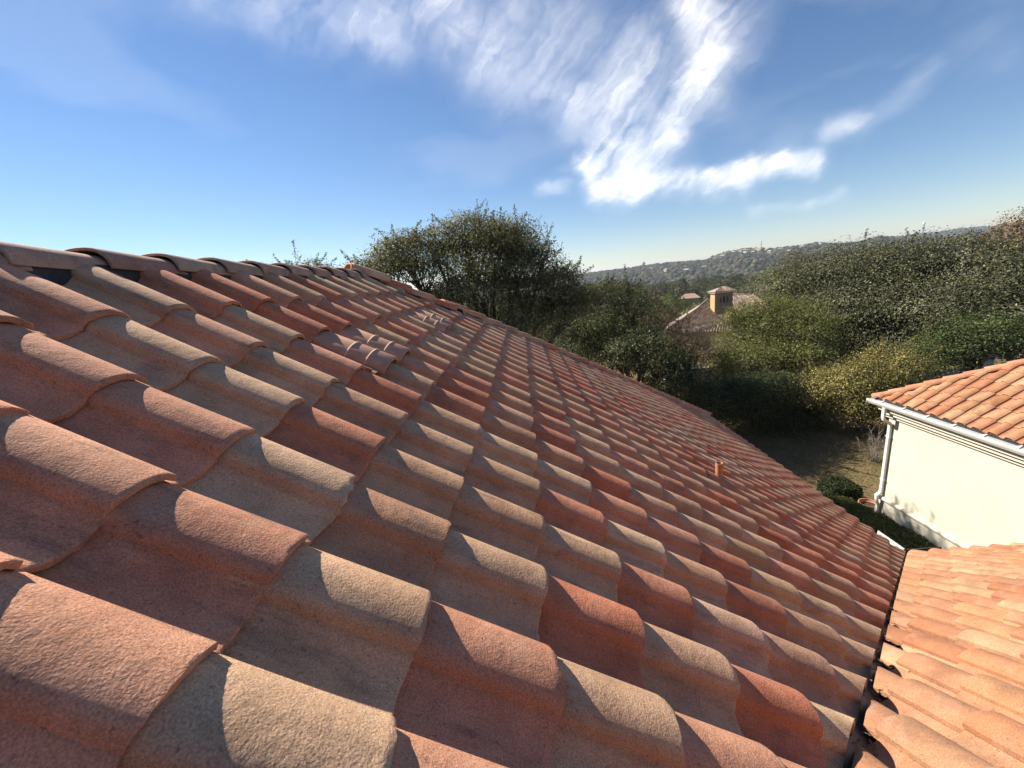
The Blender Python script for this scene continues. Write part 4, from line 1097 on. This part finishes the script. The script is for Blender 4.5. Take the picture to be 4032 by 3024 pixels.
# ------------------------------------------------------------------ the woods between here and the hill
def ico():
    bm = bmesh.new(); bmesh.ops.create_icosphere(bm, subdivisions=2, radius=1.0)
    V = np.array([v.co[:] for v in bm.verts]); F = np.array([[v.index for v in f.verts] for f in bm.faces]); bm.free(); return V, F
def woods(name, label, n, d0, d1, az0, az1, size, palette, seed, ztop=1.0):
    r = np.random.default_rng(seed)
    d = np.sqrt(r.uniform(d0 ** 2, d1 ** 2, n)); az = r.uniform(az0, az1, n)
    P = np.stack([np.sin(np.radians(az)) * d, np.cos(np.radians(az)) * d, hills(az, d)], -1)
    s = size * r.uniform(0.6, 1.35, n)
    IV, IF = ico()
    pal = np.array(palette)[r.integers(len(palette), size=n)] * np.exp(r.normal(0, 0.2, (n, 1)))
    V = np.empty((n, len(IV), 3), np.float32); T = np.ones((n, len(IV), 4), np.float32)
    for k in range(n):
        a = r.uniform(0, 6.28); c_, s_ = math.cos(a), math.sin(a)
        q = IV * (1 + r.normal(0, 0.17, (len(IV), 1)))
        q = q @ np.array([[c_, s_, 0], [-s_, c_, 0], [0, 0, 1]])
        V[k] = P[k] + q * s[k] * np.array([1, 1, 0.8]) + np.array([0, 0, s[k] * 0.75 * ztop])
        T[k, :, :3] = pal[k] * np.exp(r.normal(0, 0.22, (len(IV), 1)))
    F = (IF[None] + (np.arange(n) * len(IV))[:, None, None]).reshape(-1, 3)
    me = mesh_np(name, V.reshape(-1, 3), F)
    at = me.attributes.new('tint', 'FLOAT_COLOR', 'POINT'); at.data.foreach_set('color', T.ravel())
    o = link(name, me, MAT['leaf_far']); return tag(o, label, 'woods', kind='stuff')
def far_leaf():
    m, nt, N, L = new_mat('far_foliage')
    a = N('ShaderNodeAttribute'); a.attribute_name = 'tint'
    pos = N('ShaderNodeNewGeometry').outputs['Position']
    c = mixer(N, L, 'MULTIPLY', 1.0, a.outputs['Color'], mixer(N, L, 'MIX', ranger(N, L, noiser(N, L, pos, 0.9, 4.0, 0.7), 0.3, 0.7), (0.55, 0.55, 0.55), (1.4, 1.4, 1.3)))
    b = N('ShaderNodeBsdfPrincipled'); L(c, b.inputs['Base Color']); b.inputs['Roughness'].default_value = 1.0; b.inputs['Specular IOR Level'].default_value = 0.05
    bu = N('ShaderNodeBump'); bu.inputs['Strength'].default_value = 1.0; bu.inputs['Distance'].default_value = 0.8
    L(noiser(N, L, pos, 0.7, 4.0, 0.7), bu.inputs['Height']); L(bu.outputs[0], b.inputs['Normal'])
    out = N('ShaderNodeOutputMaterial'); L(b.outputs[0], out.inputs[0])
    return m
MAT['leaf_far'] = far_leaf()
WOOD = [(0.042, 0.05, 0.03), (0.052, 0.058, 0.034), (0.035, 0.042, 0.026), (0.062, 0.058, 0.042), (0.075, 0.062, 0.048)]
woods('hillside_woods', 'scrubby oak and juniper woods covering the far hill', 7500, 420, 1880, -4, 62, 6.0, WOOD, 71)
woods('hilltop_woods', 'hazy woods on the farthest ridge at right', 900, 3900, 4500, 36, 62, 16, WOOD[:3], 72)
def card_woods(name, label, n, per, d0, d1, az0, az1, size, leaf, palette, seed):
    r = np.random.default_rng(seed)
    d = np.sqrt(r.uniform(d0 ** 2, d1 ** 2, n)); az = r.uniform(az0, az1, n)
    c = np.stack([np.sin(np.radians(az)) * d, np.cos(np.radians(az)) * d, hills(az, d) + size * 0.75], -1)
    s = size * r.uniform(0.65, 1.3, n)
    u = unit(r.normal(size=(n, per, 3))); lump = 1 + 0.22 * np.sin(u[..., :1] * 5 + c[:, None, :1]) * np.cos(u[..., 1:2] * 6 + c[:, None, 1:2])
    P = (c[:, None] + u * lump * (s[:, None, None] * r.uniform(0.72, 1.05, (n, per, 1))) * np.array([1, 1, 0.8])).reshape(-1, 3)
    Nr = unit(u.reshape(-1, 3) * 0.6 + r.normal(size=P.shape) * 0.6 + np.array([0, 0, 0.3]))
    V, F = leaf_quads(P, Nr, leaf, r, 0.8)
    tint = np.repeat(np.array(palette)[r.integers(len(palette), size=n)] * np.exp(r.normal(0, 0.2, (n, 1))), per, 0) * np.exp(r.normal(0, 0.22, (len(P), 1)))
    return tag(link(name, leaf_mesh(name, V, F, tint), MAT['leaf']), label, 'woods', kind='stuff')
card_woods('valley_woods', 'olive woods filling the valley between the gardens and the far hill', 420, 420, 95, 430, -2, 62, 4.6, 0.75, WOOD + [(0.09, 0.10, 0.04), (0.075, 0.085, 0.035)], 73)
card_woods('near_woods', 'mixed green woods just beyond the gardens', 40, 1400, 62, 96, 2, 60, 3.0, 0.34, OLIVE + [(0.10, 0.08, 0.05)], 74)
tree('juniper_tree', 'bright green rounded tree left of the red-tiled house', 'tree', [tuple(far_point(19.2, 75, -6.6)) + (2.6,), tuple(far_point(20.3, 76, -7.6)) + (2.4,), tuple(far_point(18.3, 74, -8.0)) + (2.2,)], 9000, 0.22, [(0.085, 0.12, 0.035), (0.10, 0.13, 0.04)], 75, 20, trunk_r=0.25, clump=0.45)

# ------------------------------------------------------------------ cirrus: a thin curved sheet of cloud high above
def vnoise(x, y, seed):
    r = np.random.default_rng(seed); G = r.random((256, 256))
    xi, yi = np.floor(x).astype(int), np.floor(y).astype(int); fx, fy = x - xi, y - yi
    fx, fy = fx * fx * fx * (fx * (fx * 6 - 15) + 10), fy * fy * fy * (fy * (fy * 6 - 15) + 10)
    g = lambda a, b: G[a % 256, b % 256]
    return (g(xi, yi) * (1 - fx) + g(xi + 1, yi) * fx) * (1 - fy) + (g(xi, yi + 1) * (1 - fx) + g(xi + 1, yi + 1) * fx) * fy
def fbm(x, y, seed, oct=5, rough=0.55):
    t, a, n = 0, 1.0, 0
    for k in range(oct):
        t = t + a * vnoise(x * 2 ** k + 17.3 * k, y * 2 ** k - 9.1 * k, seed + k); n += a; a *= rough
    return t / n
def cirrus():
    ca = np.arange(-62, 62, 0.14); ce = np.arange(3.4, 40, 0.11)
    A, Ee = np.meshgrid(ca, ce)
    wx = A + 3.2 * (fbm(A * 0.09, Ee * 0.09, 1) - 0.5) + 1.8 * (fbm(A * 0.35, Ee * 0.5, 5, 5) - 0.5)
    wy = Ee + 2.4 * (fbm(A * 0.09, Ee * 0.09, 21) - 0.5) + 1.6 * (fbm(A * 0.35, Ee * 0.5, 25, 5) - 0.5)
    tot = np.zeros_like(A)
    for pts, rad, s in CLOUDS:
        for (ax, ay), (bx, by) in zip(pts[:-1], pts[1:]):
            px, py, bx_, by_ = wx - ax, wy - ay, bx - ax, by - ay
            h = np.clip((px * bx_ + py * by_) / (bx_ ** 2 + by_ ** 2), 0, 1)
            dd = np.hypot(px - h * bx_, py - h * by_) / rad
            tot = 1 - (1 - tot) * (1 - s * 0.5 * np.exp(-(dd / 1.0) ** 2))
    c, s_ = math.cos(0.7), math.sin(0.7)
    u, v = wx * c + wy * s_, -wx * s_ + wy * c
    tex = fbm(u * 0.07, v * 0.55, 41, 6, 0.6)
    tex2 = fbm(wx * 0.22, wy * 0.4, 61, 6, 0.55)
    t = np.clip((0.55 * tex + 0.45 * tex2 - 0.30) / 0.36, 0, 1)
    fine = fbm(u * 0.25, v * 2.4, 141, 5, 0.6)
    dens = np.clip(tot * (0.22 + 0.95 * t) * (0.82 + 0.36 * fine), 0, 0.82)
    dens = np.maximum(dens, np.clip((fbm(A * 0.05, Ee * 0.13, 81, 6) - 0.6) * 0.3, 0, 0.05))
    dens *= sstep(3.6, 6.0, Ee) * (1 - sstep(38, 39.9, Ee)) * (1 - sstep(55, 61, np.abs(A)))
    a, e = np.radians(A), np.radians(Ee)
    flat = 1500.0 / np.tan(e)                    # a level layer 1500 m up
    V = np.stack([np.sin(a) * flat, np.cos(a) * flat, np.full_like(flat, 1500.0)], -1).reshape(-1, 3)
    ny, nx = A.shape; idx = np.arange(nx * ny).reshape(ny, nx)
    F = np.stack([idx[:-1, :-1], idx[:-1, 1:], idx[1:, 1:], idx[1:, :-1]], -1).reshape(-1, 4)
    dv = dens.ravel(); F = F[dv[F].max(1) > 0.006]
    used = np.unique(F); remap = np.zeros(nx * ny, int); remap[used] = np.arange(len(used))
    me = mesh_np('cirrus', V[used], remap[F], True)
    at = me.attributes.new('cover', 'FLOAT', 'POINT'); at.data.foreach_set('value', dv[used].astype(np.float32))
    m, nt, N, L = new_mat('cirrus')
    at = N('ShaderNodeAttribute'); at.attribute_name = 'cover'
    tr_ = N('ShaderNodeBsdfTransparent')
    d1 = N('ShaderNodeBsdfDiffuse'); d1.inputs['Color'].default_value = (0.9, 0.9, 0.9, 1)
    d2 = N('ShaderNodeBsdfTranslucent'); d2.inputs['Color'].default_value = (0.97, 0.97, 0.97, 1)
    m1 = N('ShaderNodeMixShader'); m1.inputs[0].default_value = 0.75; L(d1.outputs[0], m1.inputs[1]); L(d2.outputs[0], m1.inputs[2])
    m2 = N('ShaderNodeMixShader'); L(at.outputs['Fac'], m2.inputs[0]); L(tr_.outputs[0], m2.inputs[1]); L(m1.outputs[0], m2.inputs[2])
    L(m2.outputs[0], N('ShaderNodeOutputMaterial').inputs[0])
    tag(link('cirrus_cloud', me, m), 'thin white cirrus cloud streaming across the blue sky', 'cloud', kind='stuff')
cirrus()

# ------------------------------------------------------------------ haze over the valley
HAZE = 0.00012
hz = MB(); hz.box(-9000, 9000, -9000, 9000, -100, 95)
m, nt, N, L = new_mat('haze_air')
pv = N('ShaderNodeVolumePrincipled'); pv.inputs['Color'].default_value = (0.80, 0.88, 1.0, 1); pv.inputs['Density'].default_value = HAZE; pv.inputs['Anisotropy'].default_value = 0.2
L(pv.outputs[0], N('ShaderNodeOutputMaterial').inputs['Volume'])
if HAZE_ON:
    tag(hz.build('haze', m), 'thin bluish air over the valley', 'haze', kind='stuff')
